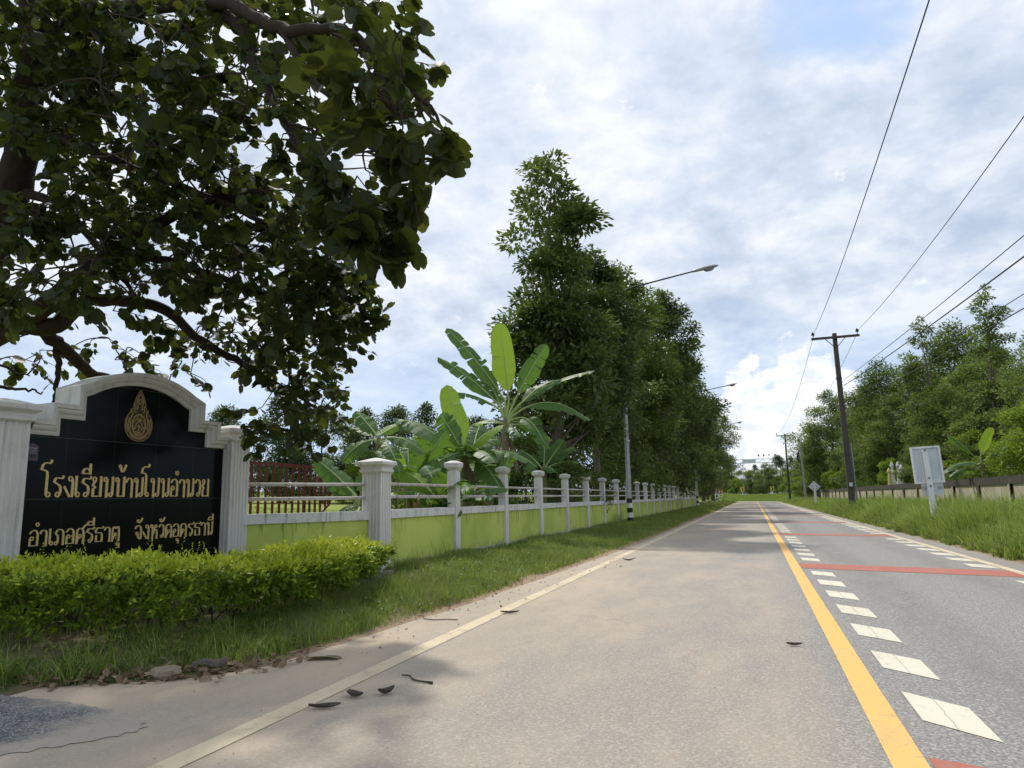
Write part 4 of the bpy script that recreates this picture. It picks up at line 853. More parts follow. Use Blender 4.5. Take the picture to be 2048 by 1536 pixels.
bk.build('back_wall', M['conc'], sign)


def fluted(w, z0, z1, flutes=5, depth=0.016):
    """square shaft with vertical flutes"""
    h = w / 2
    side = []
    m = 0.022
    step = (w - 2 * m) / flutes
    for k in range(flutes):
        a = -h + m + k * step
        side += [(a + step * 0.12, 0), (a + step * 0.28, depth), (a + step * 0.72, depth), (a + step * 0.88, 0)]
    pts = []
    for r in range(4):
        c, s = math.cos(r * PI / 2), math.sin(r * PI / 2)
        row = [(-h, -h)] + [(x, -h + d) for x, d in side]
        pts += [(x * c - y * s, x * s + y * c) for x, y in row]
    n = len(pts)
    v = np.array([(x, y, z0) for x, y in pts] + [(x, y, z1) for x, y in pts])
    i = np.arange(n)
    j = (i + 1) % n
    return v, np.stack([i, j, j + n, i + n], 1)


def cap_prof(w, z):
    h = w / 2
    return [(h, z - 0.004), (h + 0.035, z + 0.02), (h + 0.035, z + 0.05), (h + 0.015, z + 0.06), (h + 0.025, z + 0.09), (h + 0.07, z + 0.13), (h + 0.07, z + 0.175), (h + 0.055, z + 0.185), (h * 0.62, z + 0.225), (h * 0.15, z + 0.245)]


def base_prof(w, z):
    h = w / 2
    return [(h + 0.06, z), (h + 0.06, z + 0.05), (h + 0.045, z + 0.06), (h + 0.055, z + 0.10), (h + 0.03, z + 0.14), (h + 0.028, z + 0.165), (h - 0.004, z + 0.175)]


for sx in (-0.235, 2.895):
    p = MB()
    v, f = fluted(0.35, 0.05, 2.14)
    p.add(v + np.array([sx, 0.02, 0]), f)
    shaft = p.build('pillar', M['white'], sign)
    c = MB().lathe(cap_prof(0.35, 2.13), (sx, 0.02, 0), sq=True)
    c.build('cap', M['white'], shaft)


# ---- lettering: every glyph is a set of pen strokes on a unit x-height
# each entry: advance width, [('L' straight / 'S' smooth, points)], loops [(x, y, r)]
GL = {
    'ร': (0.56, [('S', [(0.38, 0.12), (0.42, 0.32), (0.38, 0.52), (0.24, 0.62), (0.10, 0.70)]), ('S', [(0.08, 0.70), (0.16, 0.88), (0.32, 0.90), (0.46, 0.88), (0.54, 0.99)])], [(0.28, 0.13, 0.10)]),
    'ง': (0.54, [('S', [(0.42, 0.86), (0.46, 0.72), (0.46, 0.40), (0.46, 0.04)]), ('L', [(0.46, 0.04), (0.32, 0.04), (0.04, 0.50)])], [(0.33, 0.87, 0.10)]),
    'เ': (0.34, [('L', [(0.10, 1.0), (0.10, 0.13)])], [(0.20, 0.13, 0.10)]),
    'โ': (0.38, [('S', [(0.10, 0.13), (0.10, 0.6), (0.10, 1.02), (0.04, 1.20), (-0.20, 1.26)]), ('S', [(-0.20, 1.26), (-0.12, 1.50), (0.04, 1.58), (0.20, 1.56), (0.28, 1.70)])], [(0.20, 0.13, 0.10)]),
    'ย': (0.64, [('S', [(0.24, 0.80), (0.14, 0.68), (0.10, 0.56), (0.24, 0.50)]), ('L', [(0.24, 0.50), (0.11, 0.40), (0.11, 0.05), (0.53, 0.05), (0.53, 1.0)])], [(0.17, 0.87, 0.10)]),
    'น': (0.66, [('L', [(0.22, 0.88), (0.22, 0.0)]), ('S', [(0.23, 0.03), (0.31, 0.12), (0.38, 0.17)]), ('L', [(0.55, 1.0), (0.55, 0.12)])], [(0.13, 0.87, 0.095), (0.46, 0.12, 0.09)]),
    'บ': (0.66, [('L', [(0.22, 0.88), (0.22, 0.05), (0.56, 0.05), (0.56, 1.0)])], [(0.13, 0.87, 0.095)]),
    'า': (0.48, [('S', [(0.03, 0.76), (0.12, 0.92), (0.26, 0.94), (0.37, 0.82), (0.38, 0.55), (0.38, 0.0)])], []),
    'อ': (0.60, [('S', [(0.08, 0.46), (0.08, 0.20), (0.08, 0.05)]), ('L', [(0.08, 0.05), (0.49, 0.05)]), ('S', [(0.49, 0.05), (0.49, 0.45), (0.48, 0.75), (0.38, 0.93), (0.22, 0.95), (0.05, 0.78)])], [(0.18, 0.48, 0.10)]),
    'ว': (0.50, [('S', [(0.37, 0.13), (0.40, 0.40), (0.40, 0.70), (0.32, 0.92), (0.16, 0.95), (0.03, 0.78)])], [(0.28, 0.13, 0.095)]),
    'ภ': (0.66, [('S', [(0.22, 0.12), (0.23, 0.40), (0.20, 0.58), (0.08, 0.70)]), ('S', [(0.08, 0.70), (0.18, 0.90), (0.34, 0.95), (0.50, 0.84), (0.54, 0.60), (0.54, 0.0)])], [(0.13, 0.11, 0.095)]),
    'ศ': (0.64, [('L', [(0.09, 0.0), (0.09, 0.55)]), ('S', [(0.09, 0.55), (0.12, 0.85), (0.28, 0.95), (0.44, 0.86), (0.50, 0.60), (0.50, 0.0)]), ('S', [(0.24, 0.38), (0.14, 0.24), (0.10, 0.08)]), ('L', [(0.40, 0.90), (0.60, 1.16)])], [(0.28, 0.47, 0.095)]),
    'ธ': (0.62, [('S', [(0.08, 0.76), (0.18, 0.92), (0.34, 0.92), (0.50, 0.90), (0.58, 1.0)]), ('S', [(0.08, 0.76), (0.10, 0.62), (0.30, 0.62), (0.46, 0.56), (0.50, 0.30), (0.50, 0.05)]), ('L', [(0.50, 0.05), (0.12, 0.05), (0.12, 0.44)])], []),
    'ต': (0.66, [('L', [(0.09, 0.0), (0.09, 0.55)]), ('S', [(0.09, 0.55), (0.12, 0.86), (0.21, 0.95), (0.31, 0.84), (0.41, 0.95), (0.50, 0.86), (0.53, 0.55), (0.53, 0.0)]), ('S', [(0.24, 0.36), (0.15, 0.22), (0.10, 0.08)])], [(0.28, 0.45, 0.09)]),
    'จ': (0.58, [('S', [(0.05, 0.76), (0.14, 0.92), (0.28, 0.95), (0.44, 0.84), (0.48, 0.55), (0.46, 0.04)]), ('S', [(0.46, 0.04), (0.36, 0.06), (0.26, 0.20), (0.25, 0.36)])], [(0.18, 0.42, 0.095)]),
    'ห': (0.68, [('L', [(0.22, 0.88), (0.22, 0.0)]), ('S', [(0.22, 0.20), (0.34, 0.50), (0.48, 0.62), (0.56, 0.48), (0.56, 0.0)]), ('S', [(0.40, 0.80), (0.36, 0.66), (0.40, 0.55)])], [(0.13, 0.87, 0.095), (0.47, 0.86, 0.09)]),
    'ด': (0.64, [('L', [(0.09, 0.0), (0.09, 0.55)]), ('S', [(0.09, 0.55), (0.12, 0.85), (0.28, 0.95), (0.46, 0.86), (0.52, 0.60), (0.52, 0.0)]), ('S', [(0.24, 0.36), (0.15, 0.20), (0.10, 0.05)])], [(0.28, 0.45, 0.095)]),
}
MK = {  # marks placed over or under the letter before, measured from its right side
    'ี': ([('S', [(-0.50, 1.14), (-0.44, 1.32), (-0.28, 1.38), (-0.12, 1.26)]), ('L', [(-0.50, 1.14), (-0.10, 1.14)]), ('L', [(-0.10, 1.12), (-0.10, 1.60)])], []),
    '้': ([('S', [(-0.33, 1.50), (-0.31, 1.34), (-0.24, 1.28), (-0.15, 1.34), (-0.04, 1.62)])], [(-0.38, 1.55, 0.065)]),
    'ํ': ([], [(-0.16, 1.30, 0.095)]),
    'ั': ([('S', [(-0.37, 1.18), (-0.26, 1.15), (-0.14, 1.26), (-0.06, 1.46)])], [(-0.37, 1.28, 0.085)]),
    'ุ': ([('L', [(-0.10, -0.16), (-0.10, -0.44)])], [(-0.19, -0.20, 0.08)]),
}
LETTER_Y = [0.0]


def pen(mb, pts, k, depth=0.010, wmin=0.050, wmax=0.122, mi=0):
    """a flat raised stroke along pts (x,z), thick on verticals and thin on horizontals"""
    p = np.array(pts, float)
    t = np.gradient(p, axis=0)
    t /= np.linalg.norm(t, axis=1)[:, None] + 1e-9
    n = np.stack([-t[:, 1], t[:, 0]], 1)
    w = (wmin + (wmax - wmin) * np.abs(t[:, 1]) ** 1.5) * k / 2
    p = p.copy()
    p[0] -= t[0] * w[0] * 0.4
    p[-1] += t[-1] * w[-1] * 0.4
    a, b = p + n * w[:, None], p - n * w[:, None]
    m = len(p)
    LETTER_Y[0] += 0.00012
    yf = -depth - (LETTER_Y[0] % 0.004)
    v = np.concatenate([np.stack([s[:, 0], np.full(m, yy), s[:, 1]], 1) for yy in (yf, -0.0005) for s in (a, b)])
    i = np.arange(m - 1)
    F = np.concatenate([np.stack([i, i + m, i + m + 1, i + 1], 1), np.stack([i, i + 1, i + 2 * m + 1, i + 2 * m], 1), np.stack([i + m + 1, i + m, i + 3 * m, i + 3 * m + 1], 1)])
    mb.add(v, np.concatenate([F, [[0, 2 * m, 3 * m, m], [m - 1, 2 * m - 1, 4 * m - 1, 3 * m - 1]]]), mi)


def ring(mb, x, z, r, k, depth=0.010, w=0.052):
    a = np.linspace(0, 2 * PI, 17)
    pen(mb, np.stack([x + r * k * 0.9 * np.cos(a), z + r * k * 1.05 * np.sin(a)], 1), k, depth, w, w + 0.02)


def write_line(text, s0, s1, z0, xh, name):
    adv = []
    for ch in text:
        adv.append(0.42 if ch == ' ' else (GL['า'][0] if ch == 'ำ' else GL[ch][0] if ch in GL else 0.0))
    tot = sum(adv)
    kx = (s1 - s0) / (tot * xh)
    mb = MB()
    x = s0

    def tr(px, pz, x0):
        return (x0 + px * xh * kx, z0 + pz * xh)

    def draw(strokes, loops, x0):
        for kind, pts in strokes:
            P = curve(pts) if kind == 'S' else np.array(pts, float)
            if kind == 'L' and len(P) > 2:
                for a, b in zip(P[:-1], P[1:]):
                    pen(mb, [tr(*a, x0), tr(*b, x0)], xh)
            else:
                pen(mb, [tr(*a, x0) for a in P], xh)
        for lx, lz, r in loops:
            c = tr(lx, lz, x0)
            ring(mb, c[0], c[1], r, xh)
    for ch, a in zip(text, adv):
        if ch == 'ำ':
            draw(*MK['ํ'], x)
            draw(*GL['า'][1:], x)
        elif ch in MK:
            draw(*MK[ch], x)
        elif ch in GL:
            draw(*GL[ch][1:], x)
        x += a * xh * kx
    return mb.build(name, M['gold'], sign)


write_line('โรงเรียนบ้านโนนอำนวย', 0.235, 2.50, 1.372, 0.232, 'lettering')
write_line('อำเภอศรีธาตุ', 0.115, 1.19, 0.868, 0.172, 'lettering')
write_line('จังหวัดอุดรธานี', 1.375, 2.60, 0.868, 0.172, 'lettering')

# ---- gold emblem: an oval lotus-bud outline, a spire, a cartouche and scrolls
emb = MB()
ec = (1.335, 2.235)


def emb_pen(pts, w=0.009, d=0.014, mi=0):
    pen(emb, pts, 1.0, d, w, w * 1.25, mi)


def ell(cx, cz, rx, rz, a0=0, a1=360, n=28):
    a = np.radians(np.linspace(a0, a1, n))
    return np.stack([cx + rx * np.sin(a), cz + rz * np.cos(a)], 1)


o = [(ec[0] + x, ec[1] + z) for x, z in [(0, -0.195), (0.07, -0.183), (0.13, -0.145), (0.17, -0.09), (0.188, -0.02), (0.182, 0.06), (0.155, 0.12), (0.122, 0.155), (0.118, 0.19), (0.088, 0.20), (0.075, 0.27), (0.055, 0.34), (0.03, 0.385), (0.0, 0.435)]]
outl = o + [(2 * ec[0] - x, z) for x, z in o[-2:0:-1]]
back = MB().prism(outl, -0.006, 0.0)
pl = back.build('emblem', M['gold_dark'], sign)
emb_pen(outl + [outl[0]], 0.007)
emb_pen(ell(ec[0], ec[1] - 0.0, 0.150, 0.160, 60, 300), 0.013)
emb_pen(ell(ec[0], ec[1] + 0.005, 0.092, 0.130), 0.014)
for k in range(8):
    a = 2 * PI * k / 8
    emb_pen(ell(ec[0] + 0.060 * math.sin(a), ec[1] + 0.005 + 0.090 * math.cos(a), 0.026, 0.034, math.degrees(a) - 110, math.degrees(a) + 110, 10), 0.006)
for pts in ([(-0.05, 0.06), (-0.02, 0.085), (0.0, 0.05), (-0.02, 0.03), (-0.045, 0.0), (-0.05, -0.05)], [(0.05, 0.06), (0.02, 0.08), (0.01, 0.05), (0.04, 0.02), (0.05, -0.02), (0.03, -0.06)], [(0.0, 0.01), (0.0, -0.05), (-0.02, -0.08), (0.02, -0.085)], [(-0.03, -0.02), (0.0, -0.01), (0.03, -0.03)], [(-0.04, -0.075), (-0.01, -0.10), (0.03, -0.09)], [(-0.025, 0.05), (0.0, 0.07), (0.025, 0.05)]):
    emb_pen(curve([(ec[0] + x, ec[1] + z) for x, z in pts]), 0.010)
emb_pen(ell(ec[0], ec[1] + 0.292, 0.022, 0.028), 0.014)
for s in (-1, 1):
    emb_pen(curve([(ec[0] + s * x, ec[1] + z) for x, z in [(0.0, 0.385), (0.035, 0.33), (0.045, 0.28), (0.03, 0.235), (0.035, 0.19)]]), 0.013)
    emb_pen(curve([(ec[0] + s * x, ec[1] + z) for x, z in [(0.075, 0.25), (0.058, 0.22), (0.07, 0.17), (0.045, 0.155)]]), 0.011)
    emb_pen(curve([(ec[0] + s * x, ec[1] + z) for x, z in [(0.115, 0.19), (0.098, 0.13), (0.112, 0.09), (0.125, 0.04), (0.115, -0.02), (0.13, -0.06), (0.105, -0.10)]]), 0.012)
    emb_pen(curve([(ec[0] + s * x, ec[1] + z) for x, z in [(0.16, 0.09), (0.172, 0.03), (0.165, -0.04), (0.145, -0.09)]]), 0.008)
    emb_pen(curve([(ec[0] + s * x, ec[1] + z) for x, z in [(0.0, -0.145), (0.05, -0.135), (0.10, -0.11)]]), 0.010)
    emb_pen(curve([(ec[0] + s * x, ec[1] + z) for x, z in [(0.0, -0.17), (0.06, -0.16), (0.11, -0.13)]]), 0.006)
emb.build('scrollwork', M['gold_dim'], pl)

# ---- small purple meter card hung at the panel's upper left
card = thing('meter_card', 'small faded purple card hanging at the upper left of the black granite panel', 'card', (0, 0, 0), SROT)
card.location = (SA[0] + 0.07125 * 0.072 + 0.99746 * 0.012, SA[1] + 0.99746 * 0.072 - 0.07125 * 0.012, 1.755)
cb = MB()
cb.box((0, 0, 0.075), (0.118, 0.014, 0.150))
cb.prism([(-0.068, 0.152), (0.068, 0.152), (0.0, 0.182)], -0.006, 0.006)
cb.build('plate', M['purple'], card)
pm = MB()
pm.box((0.003, -0.0085, 0.048), (0.066, 0.003, 0.036))
pm.build('display', M['dark_print'], card)
tx = MB()


def small_letter(strokes, x, z, h):
    for p in strokes:
        pts = np.array([(x + a * h, z + b * h) for a, b in p])
        t0 = len(tx.v)
        pen(tx, pts, 1.0, 0.009, 0.0035, 0.0045)


small_letter([[(0, 0), (0, 0.9)], [(0, 0.9), (0.6, 0.9)], [(0, 0.45), (0.5, 0.45)], [(0, 0), (0.6, 0)]], -0.045, 0.120, 0.022)
small_letter([[(0, 0), (0, 0.9), (0.5, 0.9), (0.55, 0.6), (0.5, 0.42), (0, 0.42)]], -0.022, 0.120, 0.022)
small_letter([[(0.6, 0.85), (0.15, 0.9), (0, 0.45), (0.15, 0), (0.6, 0.05)]], -0.001, 0.120, 0.022)
small_letter([[(0, 0), (0.3, 0.95), (0.6, 0)], [(0.12, 0.35), (0.48, 0.35)]], 0.020, 0.120, 0.022)
for z in (0.105, 0.095, 0.076):
    pen(tx, [(-0.035, z), (0.035, z)], 1.0, 0.009, 0.002, 0.002)
tx.build('lettering', M['pale_print'], card)

# ================================================================== GREEN BOUNDARY WALL
FX = -5.65          # road-side face of the posts
Y0, BAY, NB = 10.36, 3.02, 22
wall = thing('boundary_wall', 'low lime green wall with white posts and two pipe rails along the left verge', 'wall', (FX, Y0, 0.0))
zf = 0.10


def straight_wall(root, a, b, ztop=1.13):
    """footing, lime panel, white beam and two rails between two points (local to root)"""
    a, b = np.array(a, float), np.array(b, float)
    L = np.linalg.norm(b - a)
    ang = math.atan2(b[1] - a[1], b[0] - a[0])
    c = (a + b) / 2
    MB().box((c[0], c[1], 0.12), (L, 0.20, 0.26), ang).build('footing', M['conc'], root)
    MB().box((c[0], c[1], 0.25 + (ztop - 0.14 - 0.25) / 2), (L, 0.10, ztop - 0.14 - 0.25), ang).build('panel', M['lime'], root)
    MB().box((c[0], c[1], ztop - 0.07), (L, 0.17, 0.14), ang).build('top_beam', M['white_rail'], root)
    for z in (ztop + 0.21, ztop + 0.42):
        d = (b - a) / L
        MB().tube([(*(a + d * 0.02), z), (*(b - d * 0.02), z)], 0.026, 8).build('rail', M['rust_pipe'], root, smooth=True)


straight_wall(wall, (-0.10, 0.17), (-0.10, BAY * NB))
rd = MB()
for k in range(1, NB + 1):
    y = k * BAY
    p = MB()
    p.box((-0.085, y, 0.92), (0.19, 0.22, 1.84))
    sh = p.build('post', M['white'], wall)
    c = MB()
    c.lathe([(0.085, 1.835), (0.075, 1.86), (0.12, 1.90), (0.145, 1.93), (0.145, 1.97), (0.15, 1.975), (0.15, 2.01), (0.06, 2.055), (0.01, 2.06)], (-0.085, y, 0), sq=True)
    c.build('cap', M['white'], sh)

bp = thing('gate_pillar', 'big white fluted pillar with domed cap where the green wall turns toward the sign', 'pillar', (-5.80, 10.36, 0.0))
p = MB()
v, f = fluted(0.34, 0.30, 1.73)
p.add(v, f)
p.build('shaft', M['white'], bp)
MB().lathe(cap_prof(0.34, 1.725), (0, 0, 0), sq=True).build('cap', M['white'], bp)
MB().lathe(base_prof(0.34, 0.13), (0, 0, 0), sq=True).build('plinth', M['white'], bp)
MB().box((0, 0, 0.03), (0.52, 0.52, 0.20)).build('footing', M['conc'], bp)

dw = thing('boundary_wall', 'short green wall section with two rusty rails between the black sign and the fluted pillar', 'wall', (-6.86, 8.42, 0.0))
straight_wall(dw, (0.0, 0.0), (0.98, 1.86), 1.12)

# a broken concrete kerb under the hedge
kb = MB()
kp = [(-5.40, 10.1), (-5.12, 9.0), (-4.90, 7.8), (-4.78, 6.9)]
for a, b in zip(kp[:-1], kp[1:]):
    a, b = np.array(a), np.array(b)
    c = (a + b) / 2
    kb.box((c[0], c[1], gz(c[0], c[1]) - 0.025), (np.linalg.norm(b - a) - 0.02, 0.12, 0.16), math.atan2(b[1] - a[1], b[0] - a[0]))
tag(kb.build('kerb', M['kerb']), kind='structure')

# ================================================================== RED SLIDING GATE
gate = thing('sliding_gate', 'red steel bar gate standing open behind the green wall on the lawn side', 'gate', (-8.25, 9.3, 0.0), math.radians(90 + 1.5))
g_ = MB()
GLn, gtop, gbot = 3.62, 1.98, 0.62
g_.bar((-0.8, 0, gtop), (GLn, 0, gtop), 0.055)
g_.bar((-0.8, 0, gbot), (2.72, 0, gbot + 0.12), 0.055)
g_.bar((2.72, 0, gbot + 0.12), (GLn, 0, gtop - 0.74), 0.045)
g_.bar((GLn, 0, gtop - 0.74), (GLn, 0, gtop), 0.06)
g_.bar((2.72, 0, gbot + 0.12), (2.72, 0, gtop), 0.05)
g_.build('frame', M['red_steel'], gate)
for k in range(18):
    x = -0.75 + k * 0.205
    MB().bar((x, 0, gbot), (x, 0, gtop - 0.03), 0.034).build('bar', M['red_steel'], gate)
for k in range(4):
    x = 2.72 + 0.19 * (k + 1)
    if x < GLn - 0.05:
        MB().bar((x, 0, gbot + 0.12 + (x - 2.72) / (GLn - 2.72) * 0.5), (x, 0, gtop - 0.03), 0.034).build('bar', M['red_steel'], gate)
MB().box((GLn - 0.22, 0, gtop - 0.18), (0.36, 0.03, 0.26)).build('plate', M['red_steel'], gate)

# ================================================================== STREET LAMPS
def make_lamp():
    t = thing('street_lamp', 'x', 'street lamp', group='street lamps along the left verge')
    MB().tube([(0, 0, -0.1), (0, 0, 1.12), (0, 0, 5.5), (0, 0, 11.3)], [0.125, 0.118, 0.09, 0.055], 10).build('post', M['steel'], t)
    for k in range(5):
        z0 = 0.0 + k * 0.225
        MB().lathe([(0.130 - k * 0.001, z0), (0.130 - k * 0.001, z0 + 0.225)], (0, 0, 0), 12).build('band', M['black_paint'] if k % 2 == 0 else M['white_paint'], t)
    MB().tube(curve([(0, 0, 11.15), (0.25, 0, 11.38), (1.2, 0, 11.62), (3.45, 0, 12.02)], 6) if False else np.array([(0, 0, 11.2), (0.18, 0, 11.40), (0.6, 0, 11.52), (1.8, 0, 11.72), (3.5, 0, 12.0)]), [0.05, 0.048, 0.045, 0.04, 0.036], 8).build('arm', M['steel_dark'], t, smooth=True)
    h = MB()
    sec = []
    for x, w, zt, zb in [(3.3, 0.06, 0.05, -0.05), (3.5, 0.09, 0.08, -0.06), (3.8, 0.14, 0.12, -0.06), (4.1, 0.17, 0.13, -0.05), (4.35, 0.13, 0.10, -0.03), (4.5, 0.05, 0.05, 0.0)]:
        c = 12.0 + (x - 3.5) * 0.12
        sec.append([(x, w * math.cos(a), c + (zt if math.sin(a) > 0 else -zb) * math.sin(a)) for a in np.linspace(0, 2 * PI, 12, endpoint=False)])
    v = np.array(sec).reshape(-1, 3)
    n = 12
    i = np.arange(n)
    j = (i + 1) % n
    F = np.concatenate([np.stack([k * n + i, k * n + j, (k + 1) * n + j, (k + 1) * n + i], 1) for k in range(len(sec) - 1)])
    h.add(v, F)
    h.f += [np.arange(n)[::-1][None], (np.arange(n) + (len(sec) - 1) * n)[None]]
    h.m += [np.zeros(1, np.int32)] * 2
    ho = h.build('lamp_head', M['lamp_body'], t, smooth=True)
    l = MB()
    sp = []
    for k, (r, z) in enumerate([(1.0, 0.0), (0.9, -0.06), (0.55, -0.11), (0.05, -0.125)]):
        sp.append([(4.08 + 0.24 * r * math.cos(a), 0.135 * r * math.sin(a), 12.02 + z + 0.12 * 0.24 * r * math.cos(a)) for a in np.linspace(0, 2 * PI, 14, endpoint=False)])
    v = np.array(sp).reshape(-1, 3)
    n = 14
    i = np.arange(n)
    j = (i + 1) % n
    l.add(v, np.concatenate([np.stack([k * n + i, k * n + j, (k + 1) * n + j, (k + 1) * n + i], 1) for k in range(3)]))
    l.build('lens', M['glass'], ho, smooth=True)
    return t


lamp = make_lamp()
lamp.location = (-5.28, 32.2, gz(-5.25, 32.0) - 0.02)
lamp.scale = (1, 1, 0.935)
lamp['label'] = 'nearest grey street lamp by the green wall, with black and white banded foot'
dup(lamp, (-5.3, 73.5, 0.12), 0.02, 'second street lamp along the green wall, its head reaching out of the trees')
dup(lamp, (-5.3, 113.0, 0.12), -0.03, 'third street lamp, far along the verge in tree shade near the bend')
dup(lamp, (2.75, 186.0, 1.0), 0.0, 'distant slim street lamp beyond the grass bank at the road end', 0.68)

# ================================================================== POWER POLES AND WIRES
def make_pole():
    t = thing('utility_pole', 'x', 'utility pole', group='concrete power poles along the right verge')
    MB().tube([(0, 0, -0.3), (0, 0, 10.0)], [0.235, 0.15], 4, ph=PI / 4).build('shaft', M['pole_conc'], t)
    MB().box((0, -0.20, 9.74), (2.46, 0.10, 0.125)).build('crossarm', M['pole_conc'], t)
    for s in (-1, 1):
        MB().bar((s * 0.50, -0.17, 9.68), (s * 0.06, -0.15, 9.18), 0.035).build('brace', M['steel_dark'], t)
        ins = MB()
        ins.lathe([(0.015, -0.10), (0.015, 0.12), (0.05, 0.12), (0.10, 0.14), (0.10, 0.165), (0.05, 0.185), (0.075, 0.205), (0.085, 0.235), (0.04, 0.255), (0.045, 0.29), (0.02, 0.31)], (s * 1.13, -0.20, 9.82), 12)
        ins.build('insulator', M['porcelain'], t, smooth=True)
    for z in (7.4, 3.2):
        MB().lathe([(0.24 - z * 0.006, z), (0.24 - z * 0.006, z + 0.09)], (0, 0, 0), 4, rz=PI / 4).build('clamp', M['steel_dark'], t)
    return t


pole = make_pole()
pole.location = (5.0, 42.4, gz(5.0, 42.4))
pole.rotation_euler = (0, math.radians(-0.6), 0.02)
pole['label'] = 'nearest dark concrete power pole with a wide crossarm, standing in the tall grass'
MB().tube([(0.26, 0.05, 0.0), (0.24, 0.05, 3.9)], 0.045, 8).build('conduit', M['steel'], pole)
mtr = MB().tube([(0, -0.28, 1.55), (0, -0.28, 1.75)], [0.09, 0.07], 10)
mtr.build('meter', M['alu'], pole)
pole2 = dup(pole, (5.0, 112.0, gz(5.0, 112.0)), -0.02, 'second power pole with a plain crossarm, far down the right verge before the bend')
for ch in list(pole2.children):
    if ch.name.startswith(('conduit', 'meter')):
        bpy.data.objects.remove(ch)
pole3 = dup(pole2, (10.5, 176.0, 0.6), 0.1, 'third power pole, tiny, its crossarm just clearing the trees by the bend')

pp = thing('utility_pole', 'slim pale concrete pole without crossarm and with tangled wires hanging at its top', 'utility pole', (6.05, 95.0, gz(6.05, 95.0)), 0.0, 'concrete power poles along the right verge')
MB().tube([(0, 0, -0.3), (-0.10, 0, 6.9)], [0.19, 0.11], 4, ph=PI / 4).build('shaft', M['pole_pale'], pp)
MB().bar((-0.42, 0, 6.35), (-0.05, 0, 6.35), 0.05).build('bracket', M['steel_dark'], pp)
MB().bar((-0.40, 0, 4.3), (-0.42, 0, 6.55), 0.04).build('rod', M['steel'], pp)
cl = MB()
r5 = np.random.default_rng(3)
for k in range(9):
    x0 = -0.42 + r5.uniform(-0.05, 0.05)
    cl.tube(np.array([(x0, 0, 6.3), (x0 - r5.uniform(0.02, 0.3), r5.uniform(-0.2, 0.2), 5.6 + r5.uniform(-0.3, 0.2)), (x0 + r5.uniform(-0.1, 0.15), 0.1, 5.0 + r5.uniform(-0.3, 0.4)), (x0 + 0.02, 0, 6.2)]), 0.035, 5)
cl.build('cable_coil', M['cable'], pp)


def wire(a, b, sag, r, label, group, n=24):
    a, b = np.array(a, float), np.array(b, float)
    t = np.linspace(0, 1, n)[:, None]
    p = a + (b - a) * t
    p[:, 2] -= (4 * sag * t * (1 - t))[:, 0]
    o = MB().tube(p, r, 5).build('overhead_wire', M['cable'])
    tag(o, label, 'wire', group)
    return o


gH = 'high wires between the pole crossarms'
gL = 'low cables beside the right hand trees'
pz = gz(5.0, 42.4)
wire((3.87, 42.2, 10.13 + pz), (1.75, -22, 8.1), 1.1, 0.011, 'high wire from the left insulator of the nearest pole to the view top', gH, 40)
wire((6.13, 42.2, 10.10 + pz), (4.30, -22, 8.6), 1.3, 0.011, 'high wire from the right insulator of the nearest pole out at the right edge', gH, 40)
wire((3.87, 42.2, 10.10 + pz), (3.87, 111.8, 10.05 + pz), 1.3, 0.011, 'high wire on the left side between the nearest pole and the second pole', gH)
wire((6.13, 42.2, 10.08 + pz), (6.13, 111.8, 10.05 + pz), 1.3, 0.011, 'high wire on the right side between the nearest pole and the second pole', gH)
wire((5.15, 42.4, 7.35 + pz), (6.9, -12, 6.6), 0.35, 0.012, 'uppermost thin cable from the nearest pole across the tall slim tree', gL)
wire((5.15, 42.4, 7.05 + pz), (6.95, -12, 6.05), 0.35, 0.019, 'thick black cable from the nearest pole across the tall slim tree', gL)
wire((5.2, 42.4, 6.2 + pz), (6.8, -12, 5.2), 0.30, 0.011, 'thin cable below the thick black one, crossing the right hand crowns', gL)
wire((5.2, 42.4, 5.9 + pz), (6.8, -12, 4.9), 0.30, 0.014, 'lowest cable crossing the right hand crowns', gL)
for k, (z1, z2) in enumerate([(7.3, 6.7), (6.9, 6.3), (6.5, 5.8)]):
    wire((5.1, 42.4, z1 + pz), (6.0, 95, z2 + 0.3), 0.6, 0.013, ['upper', 'middle', 'lower'][k] + ' cable between the nearest pole and the slim pale pole', gL)

# ================================================================== TRAFFIC SIGNS (seen from behind)
ts = thing('traffic_sign', 'white framed rectangular road sign seen from behind on a stout white post in tall grass', 'road sign', (5.05, 24.2, gz(5.05, 24.2)), 0.06)
ts.rotation_euler = (0, math.radians(-2.4), 0.06)
MB().box((0, 0, 1.14), (0.15, 0.13, 2.60), taper=0.96).build('post', M['white_paint'], ts)
s_ = MB()
s_.box((0.04, 0.105, 1.99), (0.72, 0.012, 1.00))
s_.build('panel', M['alu'], ts)
f_ = MB()
for dx in (-0.335, 0.415):
    f_.box((dx, 0.080, 1.99), (0.055, 0.06, 1.10))
for dz in (1.467, 2.513):
    f_.box((0.04, 0.080, dz), (0.80, 0.062, 0.055))
f_.box((-0.095, 0.087, 1.99), (0.03, 0.035, 0.98))
f_.build('frame', M['white_paint'], ts)
for dz in (1.60, 1.36, 2.42):
    MB().box((0.0, -0.075, dz), (0.04, 0.03, 0.04)).build('bolt', M['steel_dark'], ts)
MB().box((0.09, 0.10, 1.26), (0.58, 0.012, 0.36)).build('lower_plate', M['alu'], ts)
for dx in (-0.13, 0.29):
    MB().box((dx, 0.088, 1.30), (0.13, 0.008, 0.10)).build('stiffener', M['steel'], ts)

